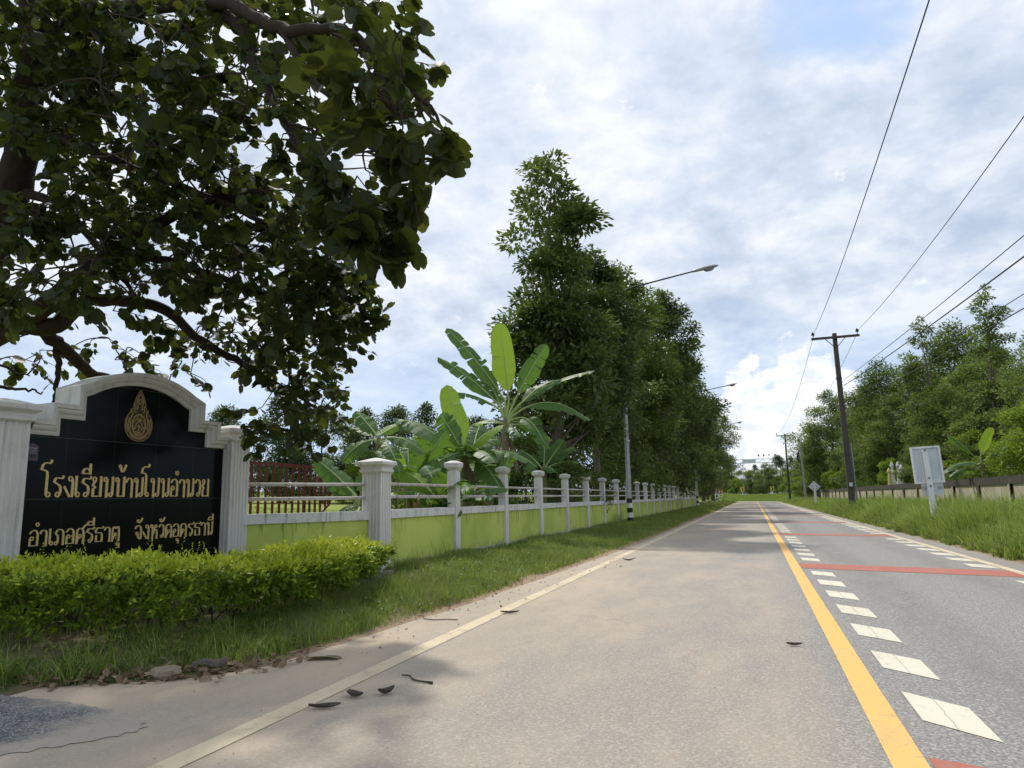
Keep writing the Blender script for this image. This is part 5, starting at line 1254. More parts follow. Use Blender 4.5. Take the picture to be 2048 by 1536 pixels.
dm = thing('warning_sign', 'small diamond shaped warning sign seen from behind on a white post', 'road sign', (5.05, 67.0, gz(5.05, 67.0)), 0.05)
MB().box((0, 0, 1.05), (0.16, 0.14, 2.1)).build('post', M['white_paint'], dm)
MB().prism([(0, 1.30), (0.50, 1.80), (0, 2.30), (-0.50, 1.80)], 0.09, 0.105).build('panel', M['alu'], dm)
MB().box((0, 0.081, 1.80), (0.10, 0.014, 0.80)).build('stiffener', M['steel'], dm)


def chevron(x, y, z, rz, label, right=True, red=False):
    t = thing('chevron_sign', label, 'road sign', (x, y, z), rz, 'chevron boards round the bend')
    MB().box((0, 0.05, 0.45), (0.16, 0.12, 1.5)).build('post', M['white_paint'], t)
    MB().box((0, -0.03, 1.55), (0.80, 0.03, 1.0)).build('panel', M['red_sign'] if red else M['yellow_sign'], t)
    s = 1 if right else -1
    MB().prism([(s * -0.22, 1.12), (s * 0.06, 1.12), (s * 0.30, 1.55), (s * 0.06, 1.98), (s * -0.22, 1.98), (s * 0.02, 1.55)], -0.052, -0.044).build('arrow', M['line_white'] if red else M['black_paint'], t)
    return t


chevron(4.1, 172.0, 0.98, 0.10, 'yellow chevron board on the grass bank right of the yellow road line')
chevron(-2.3, 171.0, 0.98, 0.2, 'yellow chevron board on the grass bank left of the yellow road line')
for k, (x, y) in enumerate([(-6.35, 160.0), (-6.9, 158.2), (-7.5, 156.5)]):
    chevron(x, y, 0.55, 0.6, ['rightmost', 'middle', 'leftmost'][k] + ' of three overlapping red brown chevron boards under the left trees', True, True)
for k, (x, y) in enumerate([(-6.75, 150.0), (-6.25, 153.0)]):
    t = thing('marker_post', ['nearer', 'farther'][k] + ' black and white banded marker post below the red chevron boards', 'marker post', (x, y, gz(x, y) - 0.05), 0, 'banded marker posts at the bend')
    MB().box((0, 0, 0.5), (0.22, 0.22, 1.0)).build('post', M['white_paint'], t)
    for z in (0.25, 0.75):
        MB().box((0, 0, z), (0.228, 0.228, 0.22)).build('band', M['black_paint'], t)
gr = thing('guard_rail', 'pale steel guard rail behind the chevron boards at the bend', 'guard rail', (-6.4, 172.0, 1.05), 0.05)
MB().box((2.2, 0, 0.28), (4.6, 0.05, 0.30)).build('rail', M['white_paint'], gr)
for k in range(3):
    MB().box((0.2 + 2.0 * k, 0.06, 0.1), (0.12, 0.07, 0.7)).build('post', M['steel'], gr)

# far gantry over the main road
ga = thing('gantry', 'distant steel truss gantry with small flags rising above the far trees', 'gantry', (0, 230, 0))
gx0, gx1, z0, z1 = -9.0, 8.3, 10.9, 12.0
for nm, p0, p1, w in [('chord', (gx0, 0, z0), (gx1, 0, z0), 0.16), ('chord', (gx0, 0, z1), (gx1, 0, z1), 0.16)]:
    MB().bar(p0, p1, w).build(nm, M['steel'], ga)
tr = MB()
xs_ = np.linspace(gx0, gx1, 15)
for k in range(14):
    tr.bar((xs_[k], 0, z0 if k % 2 else z1), (xs_[k + 1], 0, z1 if k % 2 else z0), 0.09)
tr.build('web', M['steel'], ga)
for x in (gx0, gx1 - 0.1):
    l = MB()
    l.bar((x, -0.3, 0), (x, -0.3, z1), 0.16)
    l.bar((x - 0.9, 0.0, 0), (x - 0.9, 0.0, z0), 0.14)
    for k in range(7):
        l.bar((x, -0.3, 1.5 * k), (x - 0.9, 0, 1.5 * k + 1.5), 0.07)
    l.build('leg', M['steel'], ga)
MB().bar((gx1 - 1.8, 0, z0), (gx1, 0, z0 - 1.6), 0.12).build('brace', M['steel'], ga)
MB().box((-0.6, -0.2, 11.45), (3.9, 0.08, 0.9)).build('name_board', M['alu'], ga)
for k, (x, mt) in enumerate([(2.1, 'red_sign'), (3.6, 'grass_lawn'), (5.1, 'white_paint'), (6.9, 'red_sign')]):
    f = MB().bar((x, 0, z1), (x, 0, z1 + 1.5), 0.06)
    fo = f.build('flagpole', M['steel'], ga)
    MB().box((x + 0.2, 0, z1 + 1.15), (0.45, 0.03, 0.6)).build('flag', M[mt], fo)

# ================================================================== RIGHT WALL AND STUPAS
rw = thing('temple_wall', 'old tan wall with black mouldy coping and dark posts behind the tall grass', 'wall', (9.0, 14.0, 0.0))
WL, zt = 96.0, 1.76
MB().box((0.0, WL / 2, 0.73), (0.12, WL, 1.50)).build('panel', M['tan_wall'], rw)
MB().box((0.0, WL / 2, zt - 0.145), (0.22, WL, 0.285)).build('coping', M['black_mould'], rw)
for k in range(25):
    MB().box((-0.03, 0.9 + 3.93 * k, 0.73), (0.21, 0.30, 1.47)).build('post', M['black_mould'] if k % 2 else M['tan_wall'], rw)
    if not k % 2:
        MB().box((-0.045, 0.9 + 3.93 * k - 0.10, 0.73), (0.20, 0.10, 1.47)).build('stain_pier', M['black_mould'], rw)


def stupa(x, y, h, w, mats, label, twin=False):
    t = thing('stupa', label, 'stupa', (x, y, 0.3), 0.2, 'small memorial stupas behind the tan wall')
    MB().lathe([(w, 0), (w, h * .10), (w * .86, h * .11), (w * .9, h * .20), (w * .72, h * .22), (w * .70, h * .42), (w * .8, h * .44), (w * .8, h * .47)], (0, 0, 0), sq=True).build('base', M[mats[0]], t)
    spires = [(0, 0)] if not twin else [(-w * .42, 0), (w * .42, 0)]
    k = 1.0 if not twin else 0.62
    for sx, sy in spires:
        MB().lathe([(w * .62 * k, h * .46), (w * .60 * k, h * .52), (w * .5 * k, h * .55), (w * .44 * k, h * .66), (w * .34 * k, h * .78), (w * .27 * k, h * .86), (w * .45 * k, h * .875), (w * .45 * k, h * .90), (w * .28 * k, h * .95), (w * .02, h)], (sx, sy, 0), 10).build('spire', M[mats[1]], t, smooth=False)
    return t


stupa(9.78, 60.0, 2.78, 0.34, ('stupa_yellow', 'stupa_yellow'), 'yellow stupa with a greenish neck, left of the white stupas above the wall')
stupa(10.00, 60.6, 2.62, 0.30, ('stupa_white', 'stupa_white'), 'low slim white stupa at the left foot of the twin spired one')
stupa(10.38, 61.0, 3.30, 0.52, ('stupa_white', 'stupa_white'), 'tallest white stupa with twin spires above the tan wall', True)
stupa(10.66, 60.2, 3.02, 0.40, ('stupa_green', 'stupa_white'), 'white spired stupa on a green stepped base, right of the twin spires')

# ================================================================== LEAF TEMPLATES
OVAL = ([(0, 0, 0), (0.28, 0.42, 0.10), (0.65, 0.40, 0.08), (1, 0, -0.05), (0.65, -0.40, 0.08), (0.28, -0.42, 0.10)], [(0, 1, 2, 3), (0, 3, 4, 5)])
LANCE = ([(0, 0, 0), (0.35, 0.5, 0.12), (1, 0, -0.08), (0.35, -0.5, 0.12)], [(0, 1, 2), (0, 2, 3)])
_half = [(0.0, 0.0), (-0.10, 0.22), (0.05, 0.46), (0.34, 0.58), (0.68, 0.52), (0.94, 0.30), (0.98, 0.13), (0.80, 0.0)]
_pet = [(-0.42, 0.012, -0.06), (0.0, 0.012, 0.0), (0.0, -0.012, 0.0), (-0.42, -0.012, -0.06)]
BILOBE = ([(a, b, abs(b) * 0.13 - 0.09 * a * a) for a, b in _half] + [(a, -b, abs(b) * 0.13 - 0.09 * a * a) for a, b in _half] + _pet, [tuple(range(8)), tuple(range(15, 7, -1)), (16, 17, 18, 19)])


def unit(n, rng):
    v = rng.normal(size=(n, 3))
    return v / np.linalg.norm(v, axis=1)[:, None]


# ================================================================== TREES
def crown_tree(h, prof, seed, leaf='leaf_teak', tmpl=LANCE, llen=(0.16, 0.26), lw=0.5, ncl=95, per=170, z0=0.12, rcl=(0.55, 0.95), trunk_r=0.2, bark='bark_grey', droop=0.25, limbs=0.5, up=0.6, squash=0.8, lob=17):
    """trunk mesh and crown mesh of one tree; prof(t) is the crown radius at height share t"""
    rng = np.random.default_rng(seed)
    tb = MB()
    n = 9
    tz = np.linspace(-0.2, h * 0.93, n)
    bend = np.cumsum(rng.normal(0, 0.10, (n, 2)), axis=0) * (np.arange(n)[:, None] / n)
    tp = np.concatenate([bend, tz[:, None]], 1)
    tr_ = trunk_r * (1 - np.linspace(0, 1, n) ** 1.1 * 0.93)
    tr_[0] *= 1.35
    tb.tube(tp, tr_, 8)
    cr = MB()
    Pl, Dl, Nl = [], [], []
    tt = np.linspace(0, 1, 200)
    pw = np.array([max(prof(t), 0.05) ** 1.25 for t in tt])
    pw[tt < z0] = 0
    pw /= pw.sum()
    lobes = [(rng.uniform(0, 2 * PI), rng.choice(tt, p=pw), rng.uniform(0.82, 1.25)) for _ in range(lob)]
    for k in range(ncl):
        if k < 7:
            t = 0.86 + 0.022 * k
            R, a = prof(t), rng.uniform(0, 2 * PI)
        elif k < lob * 5 and rng.random() < 0.92:
            la, lt_, ls = lobes[k % lob]
            a, t = la + rng.normal(0, 0.36), min(1.0, max(z0, lt_ + rng.normal(0, 0.035)))
            R = prof(t) * ls
        else:
            t = rng.choice(tt, p=pw) + rng.uniform(-0.004, 0.004)
            R = prof(t) * rng.uniform(0.75, 0.98)
            a = rng.uniform(0, 2 * PI)
        rr = R * (rng.uniform(0.30, 1.0) ** 0.55) * rng.uniform(0.9, 1.08)
        rc = rng.uniform(*rcl) * min(1.0, 0.45 + R / 3.2)
        rr = max(0, rr - rc * 0.5)
        base = np.array([np.interp(t * h, tz, tp[:, 0]), np.interp(t * h, tz, tp[:, 1]), 0])
        c = base + np.array([rr * math.cos(a), rr * math.sin(a), t * h])
        if rng.random() < limbs and rr > 0.5:
            zb = max(h * 0.06, c[2] - rr * rng.uniform(0.5, 1.0))
            s = np.array([np.interp(zb, tz, tp[:, 0]), np.interp(zb, tz, tp[:, 1]), zb])
            m_ = (s + c) / 2 + np.array([0, 0, -0.10 * rr]) + rng.normal(0, 0.12, 3)
            r0 = max(0.02, 0.30 * float(np.interp(zb, tz, tr_)))
            tb.tube(np.array([s, m_, c]), [r0, r0 * 0.65, r0 * 0.2], 5, caps=False)
        m = int(per * rng.uniform(0.6, 1.3) * (rc / np.mean(rcl)) ** 2)
        d = unit(m, rng)
        d[:, 2] = np.where((d[:, 2] < 0) & (rng.random(m) < up), -d[:, 2], d[:, 2])
        rad = rc * (rng.random(m) ** 0.42)
        rad *= 1 + 0.25 * np.sin(d[:, 0] * 4 + seed + k) * np.sin(d[:, 1] * 5 + k)
        p = c + d * rad[:, None] * np.array([1, 1, squash])
        out = np.array([math.cos(a), math.sin(a), 0.0])
        D = d * 0.8 + out * 0.35 + rng.normal(0, 0.45, (m, 3)) + np.array([0, 0, -droop])
        N = np.array([0, 0, 1.0]) + d * 0.55 + rng.normal(0, 0.40, (m, 3))
        Pl.append(p)
        Dl.append(D)
        Nl.append(N)
    P, D, N = np.concatenate(Pl), np.concatenate(Dl), np.concatenate(Nl)
    L = rng.uniform(*llen, len(P))
    cr.leaves(P, D, N, L, L * lw, *tmpl)
    return tb.mesh('trunk', M[bark], True), cr.mesh('crown', M[leaf])


MESHES = {}


def tree(name, key, x, y, label, group=None, s=1.0, rz=0.0, sz=None, z=None):
    t = thing(name, label, 'tree', (x, y, (gz(x, y) if z is None else z) - 0.05), rz, group)
    t.scale = (s, s, sz or s)
    for nm, me in zip(('trunk', 'crown'), MESHES[key]):
        o = bpy.data.objects.new(nm, me)
        COL.objects.link(o)
        o.parent = t
    return t


def interp_prof(pts):
    a, b = zip(*pts)
    return lambda t: float(np.interp(t, a, b))


MESHES['tall'] = crown_tree(14.6, interp_prof([(0.1, 1.7), (0.25, 2.5), (0.45, 2.5), (0.56, 2.2), (0.62, 1.4), (0.67, 2.2), (0.74, 2.25), (0.84, 2.0), (0.92, 1.65), (0.97, 1.2), (1.0, 0.6)]), 21, ncl=125, per=185, llen=(0.20, 0.32), lw=0.48, z0=0.10, rcl=(0.5, 0.85), trunk_r=0.27, tmpl=OVAL, limbs=0.7, lob=9)
MESHES['avenue_a'] = crown_tree(15.0, interp_prof([(0.05, 2.3), (0.2, 3.4), (0.5, 3.6), (0.72, 3.0), (0.88, 1.9), (0.96, 0.9), (1.0, 0.2)]), 22, ncl=150, per=190, llen=(0.20, 0.32), lw=0.52, z0=0.07, rcl=(0.6, 1.0), trunk_r=0.22)
MESHES['lean'] = crown_tree(14.2, interp_prof([(0.2, 0.9), (0.34, 2.0), (0.45, 3.1), (0.65, 3.2), (0.8, 2.5), (0.92, 1.4), (1.0, 0.2)]), 33, ncl=120, per=190, llen=(0.20, 0.32), lw=0.50, z0=0.22, rcl=(0.55, 0.95), trunk_r=0.2, limbs=0.7)
MESHES['avenue_b'] = crown_tree(15.0, interp_prof([(0.05, 2.6), (0.25, 3.7), (0.5, 3.4), (0.7, 2.7), (0.85, 2.0), (0.95, 1.0), (1.0, 0.2)]), 23, ncl=150, per=190, llen=(0.20, 0.32), lw=0.50, z0=0.07, rcl=(0.6, 1.05), trunk_r=0.22)
MESHES['avenue_c'] = crown_tree(15.0, interp_prof([(0.05, 2.4), (0.22, 3.3), (0.42, 3.7), (0.62, 3.3), (0.78, 2.7), (0.9, 1.7), (1.0, 0.2)]), 34, leaf='leaf_mid', ncl=130, per=175, llen=(0.20, 0.32), lw=0.50, z0=0.07, rcl=(0.6, 1.0), trunk_r=0.22, lob=13)
MESHES['pale'] = crown_tree(15.0, interp_prof([(0.1, 3.0), (0.3, 4.4), (0.55, 4.4), (0.75, 3.3), (0.9, 1.9), (1.0, 0.3)]), 24, leaf='leaf_light', ncl=150, per=130, llen=(0.22, 0.36), lw=0.45, z0=0.10, rcl=(0.7, 1.2), trunk_r=0.25, squash=0.6)
MESHES['slim'] = crown_tree(13.5, interp_prof([(0.15, 2.2), (0.35, 2.6), (0.6, 2.3), (0.78, 1.7), (0.9, 1.1), (1.0, 0.15)]), 25, leaf='leaf_right', ncl=100, per=170, llen=(0.16, 0.28), lw=0.46, z0=0.16, rcl=(0.45, 0.78), trunk_r=0.16, limbs=0.8, squash=0.6)
MESHES['wide'] = crown_tree(12.0, interp_prof([(0.12, 3.0), (0.35, 4.4), (0.6, 4.4), (0.8, 3.2), (0.93, 1.8), (1.0, 0.4)]), 26, leaf='leaf_right', ncl=165, per=190, llen=(0.16, 0.28), lw=0.46, z0=0.12, rcl=(0.7, 1.2), trunk_r=0.24, squash=0.65)
MESHES['wide_b'] = crown_tree(12.0, interp_prof([(0.10, 3.4), (0.3, 4.2), (0.55, 4.0), (0.72, 3.5), (0.88, 2.4), (1.0, 0.4)]), 27, leaf='leaf_mid', ncl=165, per=190, llen=(0.16, 0.28), lw=0.46, z0=0.12, rcl=(0.7, 1.2), trunk_r=0.24, squash=0.7)
MESHES['bush'] = crown_tree(4.4, interp_prof([(0.02, 1.6), (0.3, 2.2), (0.6, 2.0), (0.85, 1.3), (1.0, 0.3)]), 28, leaf='leaf_lime', ncl=70, per=170, llen=(0.12, 0.20), lw=0.5, z0=0.05, rcl=(0.4, 0.7), trunk_r=0.09, limbs=0.7, squash=0.7)
MESHES['bush_b'] = crown_tree(4.4, interp_prof([(0.02, 1.8), (0.3, 2.3), (0.6, 1.9), (0.85, 1.2), (1.0, 0.3)]), 29, leaf='leaf_mid', ncl=70, per=170, llen=(0.10, 0.17), lw=0.45, z0=0.05, rcl=(0.4, 0.7), trunk_r=0.09, limbs=0.7, squash=0.7)
MESHES['far_a'] = crown_tree(9.0, interp_prof([(0.1, 2.4), (0.35, 3.3), (0.6, 3.2), (0.8, 2.4), (1.0, 0.6)]), 30, leaf='leaf_far', ncl=80, per=110, llen=(0.20, 0.34), lw=0.5, z0=0.14, rcl=(0.6, 1.1), trunk_r=0.16, squash=0.7)
MESHES['far_b'] = crown_tree(9.0, interp_prof([(0.05, 2.6), (0.3, 3.0), (0.55, 2.6), (0.8, 1.8), (1.0, 0.4)]), 31, leaf='leaf_far', ncl=80, per=110, llen=(0.20, 0.34), lw=0.5, z0=0.10, rcl=(0.6, 1.1), trunk_r=0.16, squash=0.7)
MESHES['far_c'] = crown_tree(9.0, interp_prof([(0.05, 2.8), (0.3, 3.2), (0.55, 2.9), (0.8, 2.0), (1.0, 0.4)]), 32, leaf='leaf_light', ncl=80, per=100, llen=(0.20, 0.34), lw=0.5, z0=0.10, rcl=(0.6, 1.1), trunk_r=0.16, squash=0.7)

GA = 'trees behind the green wall'
tree('broadleaf_tree', 'tall', -6.95, 26.3, 'tallest slim dark tree rising behind the banana plants', GA)
AV = [(-6.35, 30.6, 'lean', 0.84, 'dark tree just right of the tallest one, its crown hiding the first lamp post'),
      (-7.6, 36.0, 'avenue_b', 0.78, 'bushy dark tree right behind the first street lamp'),
      (-6.7, 43.5, 'avenue_c', 1.04, 'broad dark tree whose crown carries the first street lamp arm'),
      (-7.6, 50.5, 'avenue_b', 0.92, 'third dark tree along the green wall beyond the first lamp'),
      (-6.7, 59.0, 'avenue_a', 1.20, 'fourth dark tree along the green wall, crown leaning toward the road'),
      (-7.3, 70.0, 'avenue_c', 1.02, 'fifth dark tree along the green wall just before the second lamp'),
      (-7.0, 81.0, 'avenue_a', 1.2, 'sixth dark tree along the green wall just past the second lamp'),
      (-7.2, 95.0, 'avenue_c', 1.12, 'seventh dark tree along the green wall, small with distance'),
      (-7.0, 109.0, 'avenue_a', 1.05, 'last dark tree along the green wall before the pale yellowish one')]
for k, (x, y, key, s, lab) in enumerate(AV):
    tree('broadleaf_tree', key, x, y, lab, GA, s, k * 1.9)
tree('broadleaf_tree', 'pale', -6.6, 127.0, 'pale yellowish green tree leaning over the road at the bend', GA, 1.18, 0.4)
tree('broadleaf_tree', 'avenue_b', -8.2, 140.0, 'darkest tree behind the pale yellowish one at the bend', GA, 0.95, 2.2)

GB = 'leafy shrubs along the inside of the green wall'
for k, (x, y, s, lab) in enumerate([(-7.6, 24.2, 0.70, 'low leafy shrub under the tallest tree, beside the banana clump'), (-7.2, 29.0, 0.85, 'leafy shrub behind the wall left of the first lamp'), (-7.4, 35.2, 0.95, 'leafy shrub behind the wall right of the first lamp'), (-7.2, 44.0, 0.9, 'leafy shrub spilling over the wall farther along'), (-7.3, 53.0, 1.0, 'leafy shrub at the wall far along, in deep shade')]):
    tree('shrub', 'bush_b', x, y, lab, GB, s, k * 1.3)

GR = 'green trees behind the tan wall'
RT = [('slim', 14.0, 49.5, 1.0, 'tall slim tree with airy top, highest of the right hand trees'),
      ('slim', 13.6, 61.5, 1.08, 'second slim pointed tree, left of the highest one on the right'),
      ('wide_b', 13.5, 80.0, 1.18, 'rounded tree behind the nearest power pole on its right side'),
      ('wide', 10.4, 104.0, 1.20, 'broad tree farthest left of the right hand row, beside the power pole'),
      ('wide', 15.5, 43.0, 0.78, 'broad fresh green tree at the right edge above the banana leaves'),
      ('wide_b', 17.5, 68.0, 1.25, 'deep green tree filling the gap between the two slim trees'),
      ('wide', 11.8, 71.0, 0.70, 'smaller fresh green tree behind the white stupas'),
      ('wide_b', 12.3, 53.5, 0.66, 'low dark tree behind the framed road sign'),
      ('wide', 11.4, 86.0, 0.80, 'fresh green tree with hanging foliage right behind the power pole'),
      ('wide_b', 19.0, 55.0, 0.95, 'back row tree between the slim trees on the right'),
      ('wide_b', 20.0, 40.0, 0.85, 'back row tree near the right edge of the view'),
      ('wide', 9.8, 122.0, 0.85, 'leafy tree beyond the slim pale pole at the right'),
      ('wide_b', 9.5, 140.0, 0.80, 'leafy tree behind the diamond sign, far on the right'),
      ('wide', 13.0, 36.0, 0.52, 'small fresh green tree behind the tan wall at the right edge'),
      ('wide_b', 14.5, 96.0, 1.15, 'dark tree whose top shows behind the nearest pole'),
      ('wide_b', 17.0, 47.0, 0.80, 'deep green tree filling the gap below the highest slim tree'),
      ('wide', 16.5, 58.0, 0.92, 'leafy tree between the two slim pointed trees, lower than both'),
      ('wide_b', 16.0, 74.0, 1.05, 'dense tree left of the second slim pointed tree'),
      ('wide_b', 13.5, 110.0, 1.1, 'dense tree behind the broad one farthest left in the row')]
for k, (key, x, y, s, lab) in enumerate(RT):
    tree('broadleaf_tree', key, x, y, lab, GR, s, k * 2.1, z=0.3)
GS = 'bushes along the tan wall'
for k, (key, x, y, s, lab) in enumerate([('bush', 11.3, 35.0, 1.05, 'bright lime green bush over the tan wall at the right edge'), ('bush', 11.7, 40.5, 0.80, 'smaller lime green bush beside the banana leaves over the tan wall'), ('bush_b', 11.0, 44.0, 0.85, 'dark bush behind the framed road sign'), ('bush_b', 11.5, 52.0, 0.95, 'green bush right of the white stupas'), ('bush', 10.9, 66.5, 0.85, 'light green bush left of the yellow stupa'), ('bush_b', 10.8, 74.0, 0.9, 'green bush right of the nearest power pole foot'), ('bush', 10.2, 90.0, 0.85, 'light bush between the power pole and the diamond sign'), ('bush', 7.6, 128.0, 0.9, 'light green bush beyond the end of the tan wall'), ('bush_b', 11.8, 58.0, 1.05, 'green bush directly behind the white stupas'), ('bush_b', 11.0, 81.5, 1.0, 'dark bush midway between the power pole and the pale light bush'), ('bush', 10.4, 98.0, 1.0, 'light green bush behind the diamond sign'), ('bush', 12.2, 47.5, 1.0, 'fresh green bush between the framed sign and the stupas')]):
    tree('shrub', key, x, y, lab, GS, s, k * 1.7, z=0.25)

GF = 'far trees beyond the bend'
for k, (key, x, y, s, lab) in enumerate([('far_a', -11.5, 196, 0.95, 'far tree half hidden at the left behind the guard rail'), ('far_a', -5.0, 205, 1.05, 'far dark round tree under the gantry board'), ('far_c', -0.5, 190, 0.62, 'far pale tree in front of the dark round one under the gantry'), ('far_c', 3.2, 192, 0.80, 'far pale feathery tree by the distant slim lamp'), ('far_a', 6.2, 212, 1.05, 'far dark tree right of the distant slim lamp'), ('far_b', 9.0, 188, 0.85, 'far green tree behind the second power pole'), ('far_c', 8.2, 158, 0.50, 'low pale tree between the second power pole and the slim pale pole'), ('far_b', 12.5, 184, 0.90, 'far green tree right of the second power pole'), ('far_b', 15.5, 172, 0.9, 'far green tree behind the slim pale pole'), ('far_a', -18.0, 200, 1.0, 'far tree seen through the gap under the left trees'), ('far_b', 1.0, 222, 0.85, 'farthest tree under the middle of the gantry'), ('far_b', -9.0, 178, 0.55, 'low tree left of the chevron on the bank')]):
    tree('broadleaf_tree', key, x, y, lab, GF, s * 1.12, k * 1.1)
GU = 'bushes under the far trees'
for k, (key, x, y, s, lab) in enumerate([('bush_b', -9.5, 184, 1.1, 'far bush left of the guard rail posts'), ('bush', -4.0, 180, 0.75, 'pale far bush behind the left chevron board'), ('bush_b', -1.0, 186, 1.1, 'far dark bush between the chevron boards'), ('bush_b', 2.2, 182, 0.95, 'far bush left of the right chevron board'), ('bush_b', 5.4, 180, 1.1, 'far bush behind the right chevron board'), ('bush', 7.8, 172, 0.95, 'pale far bush at the foot of the second power pole'), ('bush_b', 10.2, 168, 1.2, 'far dark bush right of the second power pole'), ('bush', 8.8, 146, 0.9, 'pale bush left of the slim pale pole'), ('bush_b', -6.5, 190, 1.2, 'far dark bush behind the guard rail')]):
    tree('shrub', key, x, y, lab, GU, s * 1.2, k * 1.4)
for k in range(10):
    tree('shrub', ('bush_b', 'bush')[k % 3 == 2], -13.0 + 3.4 * k, 198.0 + 3 * math.sin(k * 2.0), 'one of the dense bushes in the far row beneath the gantry', GU, 1.5, k * 1.1)

GW = 'trees at the back of the school lawn'
for k, (key, x, y, s, lab) in enumerate([('far_b', -46, 44, 0.95, 'lawn edge tree far left, behind the black sign'), ('far_a', -43.5, 52, 0.95, 'lawn edge tree showing right of the sign pillar'), ('far_b', -40.0, 54, 1.02, 'lawn edge tree behind the left end of the red gate'), ('far_a', -37.0, 56, 0.98, 'lawn edge tree behind the middle of the red gate'), ('far_c', -35.5, 60, 0.92, 'paler lawn edge tree behind the red gate'), ('far_b', -33.0, 57, 0.92, 'lawn edge tree left of the big fluted pillar'), ('far_a', -30.5, 59, 1.0, 'lawn edge tree right behind the big fluted pillar'), ('far_b', -27.0, 58, 0.98, 'round lawn edge tree right of the big fluted pillar'), ('far_a', -25.0, 62, 0.92, 'lawn edge tree behind the banana clump'), ('far_b', -21.5, 60, 0.85, 'lawn edge tree mostly hidden by the tall banana plant'), ('far_b', -17.5, 63, 0.9, 'lawn edge tree just left of the tallest dark tree'), ('far_c', -48, 30, 0.9, 'pale lawn edge tree seen over the left sign pillar')]):
    tree('broadleaf_tree', key, x, y, lab, GW, s, k * 2.3)

GU2 = 'undergrowth at the back of the lawn'
for k, (key, x, y, s, lab) in enumerate([('bush_b', -41, 50, 1.0, 'dark undergrowth seen between gate bars at their left end'), ('bush_b', -38, 52, 1.1, 'dark undergrowth seen through the left half of the gate'), ('bush_b', -35, 53.5, 1.0, 'dark undergrowth seen through the middle of the gate'), ('bush', -33, 55, 0.8, 'paler undergrowth seen through the right half of the gate'), ('bush_b', -30.5, 55, 1.05, 'dark undergrowth just right of the gate end'), ('bush_b', -27.5, 56, 1.05, 'dark undergrowth behind the big fluted pillar'), ('bush_b', -24.5, 57, 1.05, 'dark undergrowth behind the low banana clump'), ('bush_b', -21, 58, 1.1, 'dark undergrowth behind the mid height banana plant')]):
    tree('shrub', key, x, y, lab, GU2, s, k * 1.9)

GS3 = 'shrubs on the lawn behind the banana clump'
for k, (x, y, s, lab) in enumerate([(-9.2, 17.5, 0.5, 'low shrub on the lawn behind the mid height banana plant'), (-9.6, 20.5, 0.55, 'low shrub on the lawn left of the tallest banana plant'), (-9.0, 24.5, 0.75, 'leafy shrub behind the tallest banana plant'), (-11.0, 23.0, 0.7, 'leafy shrub farther back between two banana plants')]):
    tree('shrub', ('bush_b', 'bush')[k % 2], x, y, lab, GS3, s, k * 1.9)

# ================================================================== ORCHID TREE OVER THE SIGN
ot = thing('orchid_tree', 'big dark overhanging tree with rounded two lobed leaves above the school sign', 'tree', (0, 0, 0))
tb = MB()
bp_pts = []
for b in BRANCHES:
    p = np.array([q[:3] for q in b])
    r = np.array([q[3] for q in b])
    c = curve(p, 6)
    rr = np.interp(np.linspace(0, 1, len(c)), np.linspace(0, 1, len(r)), r)
    c = c + RN.normal(0, 0.010, c.shape)
    tb.tube(c, rr, 9)
    for a, w in zip(c, rr):
        if w < 0.12:
            bp_pts.append(a)
bp_pts = np.array(bp_pts)
S_ = np.array([tuple(int(v) for v in s.split(',')) for s in SPRAYS.split()]) / 100.0
tw = MB()
rng = np.random.default_rng(77)
LP, LD, LN = [], [], []
anchors = bp_pts.copy()
for c in S_:
    d = np.linalg.norm(anchors - c, axis=1)
    k = int(np.argmin(d))
    a = anchors[k]
    dist = d[k]
    out = (c - a) / (dist + 1e-6)
    dirv_ = out * 0.55 + np.array([0.25, -0.05, -0.45]) + rng.normal(0, 0.45, 3)
    dirv_ /= np.linalg.norm(dirv_)
    ln = rng.uniform(0.30, 0.62)
    s0 = c - dirv_ * ln * 0.5
    e0 = c + dirv_ * ln * 0.5
    if dist < 2.2:
        mid = (a + s0) / 2 + rng.normal(0, 0.05, 3) + np.array([0, 0, 0.05])
        cc = curve(np.array([a, mid, s0]), 4)
        tw.tube(cc, np.linspace(0.012, 0.006, len(cc)), 5, caps=False)
    mm = (s0 + e0) / 2 + rng.normal(0, 0.03, 3)
    cc = curve(np.array([s0, mm, e0]), 3)
    tw.tube(cc, np.linspace(0.006, 0.002, len(cc)), 4, caps=False)
    if rng.random() < 0.35:
        anchors = np.concatenate([anchors, [s0]])
    n = rng.integers(8, 14)
    t = np.sort(rng.uniform(0.05, 1.0, n))
    p = s0 + (e0 - s0) * t[:, None] + rng.normal(0, 0.012, (n, 3))
    side = np.cross(dirv_, [0, 0, 1.0])
    side /= np.linalg.norm(side) + 1e-6
    sg = np.where(np.arange(n) % 2 == 0, 1.0, -1.0)
    D = side * sg[:, None] * 0.8 + dirv_ * 0.6 + np.array([0, 0, -0.35]) + rng.normal(0, 0.4, (n, 3))
    N = np.array([0, 0, 0.9]) + rng.normal(0, 0.62, (n, 3))
    LP.append(p + D / np.linalg.norm(D, axis=1)[:, None] * 0.045)
    LD.append(D)
    LN.append(N)
LP, LD, LN = np.concatenate(LP), np.concatenate(LD), np.concatenate(LN)
Ls = rng.uniform(0.06, 0.125, len(LP)) + 0.045 * (rng.random(len(LP)) < 0.3)
Ls = Ls * np.where(LP[:, 0] > -3.3, 1.22, 1.0)
cr = MB()
cr.leaves(LP, LD, LN, Ls, Ls * rng.uniform(0.85, 1.08, len(LP)), *BILOBE)
tb.build('trunk', M['bark'], ot, smooth=True)
tw.build('twigs', M['twig'], ot)
cr.build('crown', M['leaf_near'], ot)

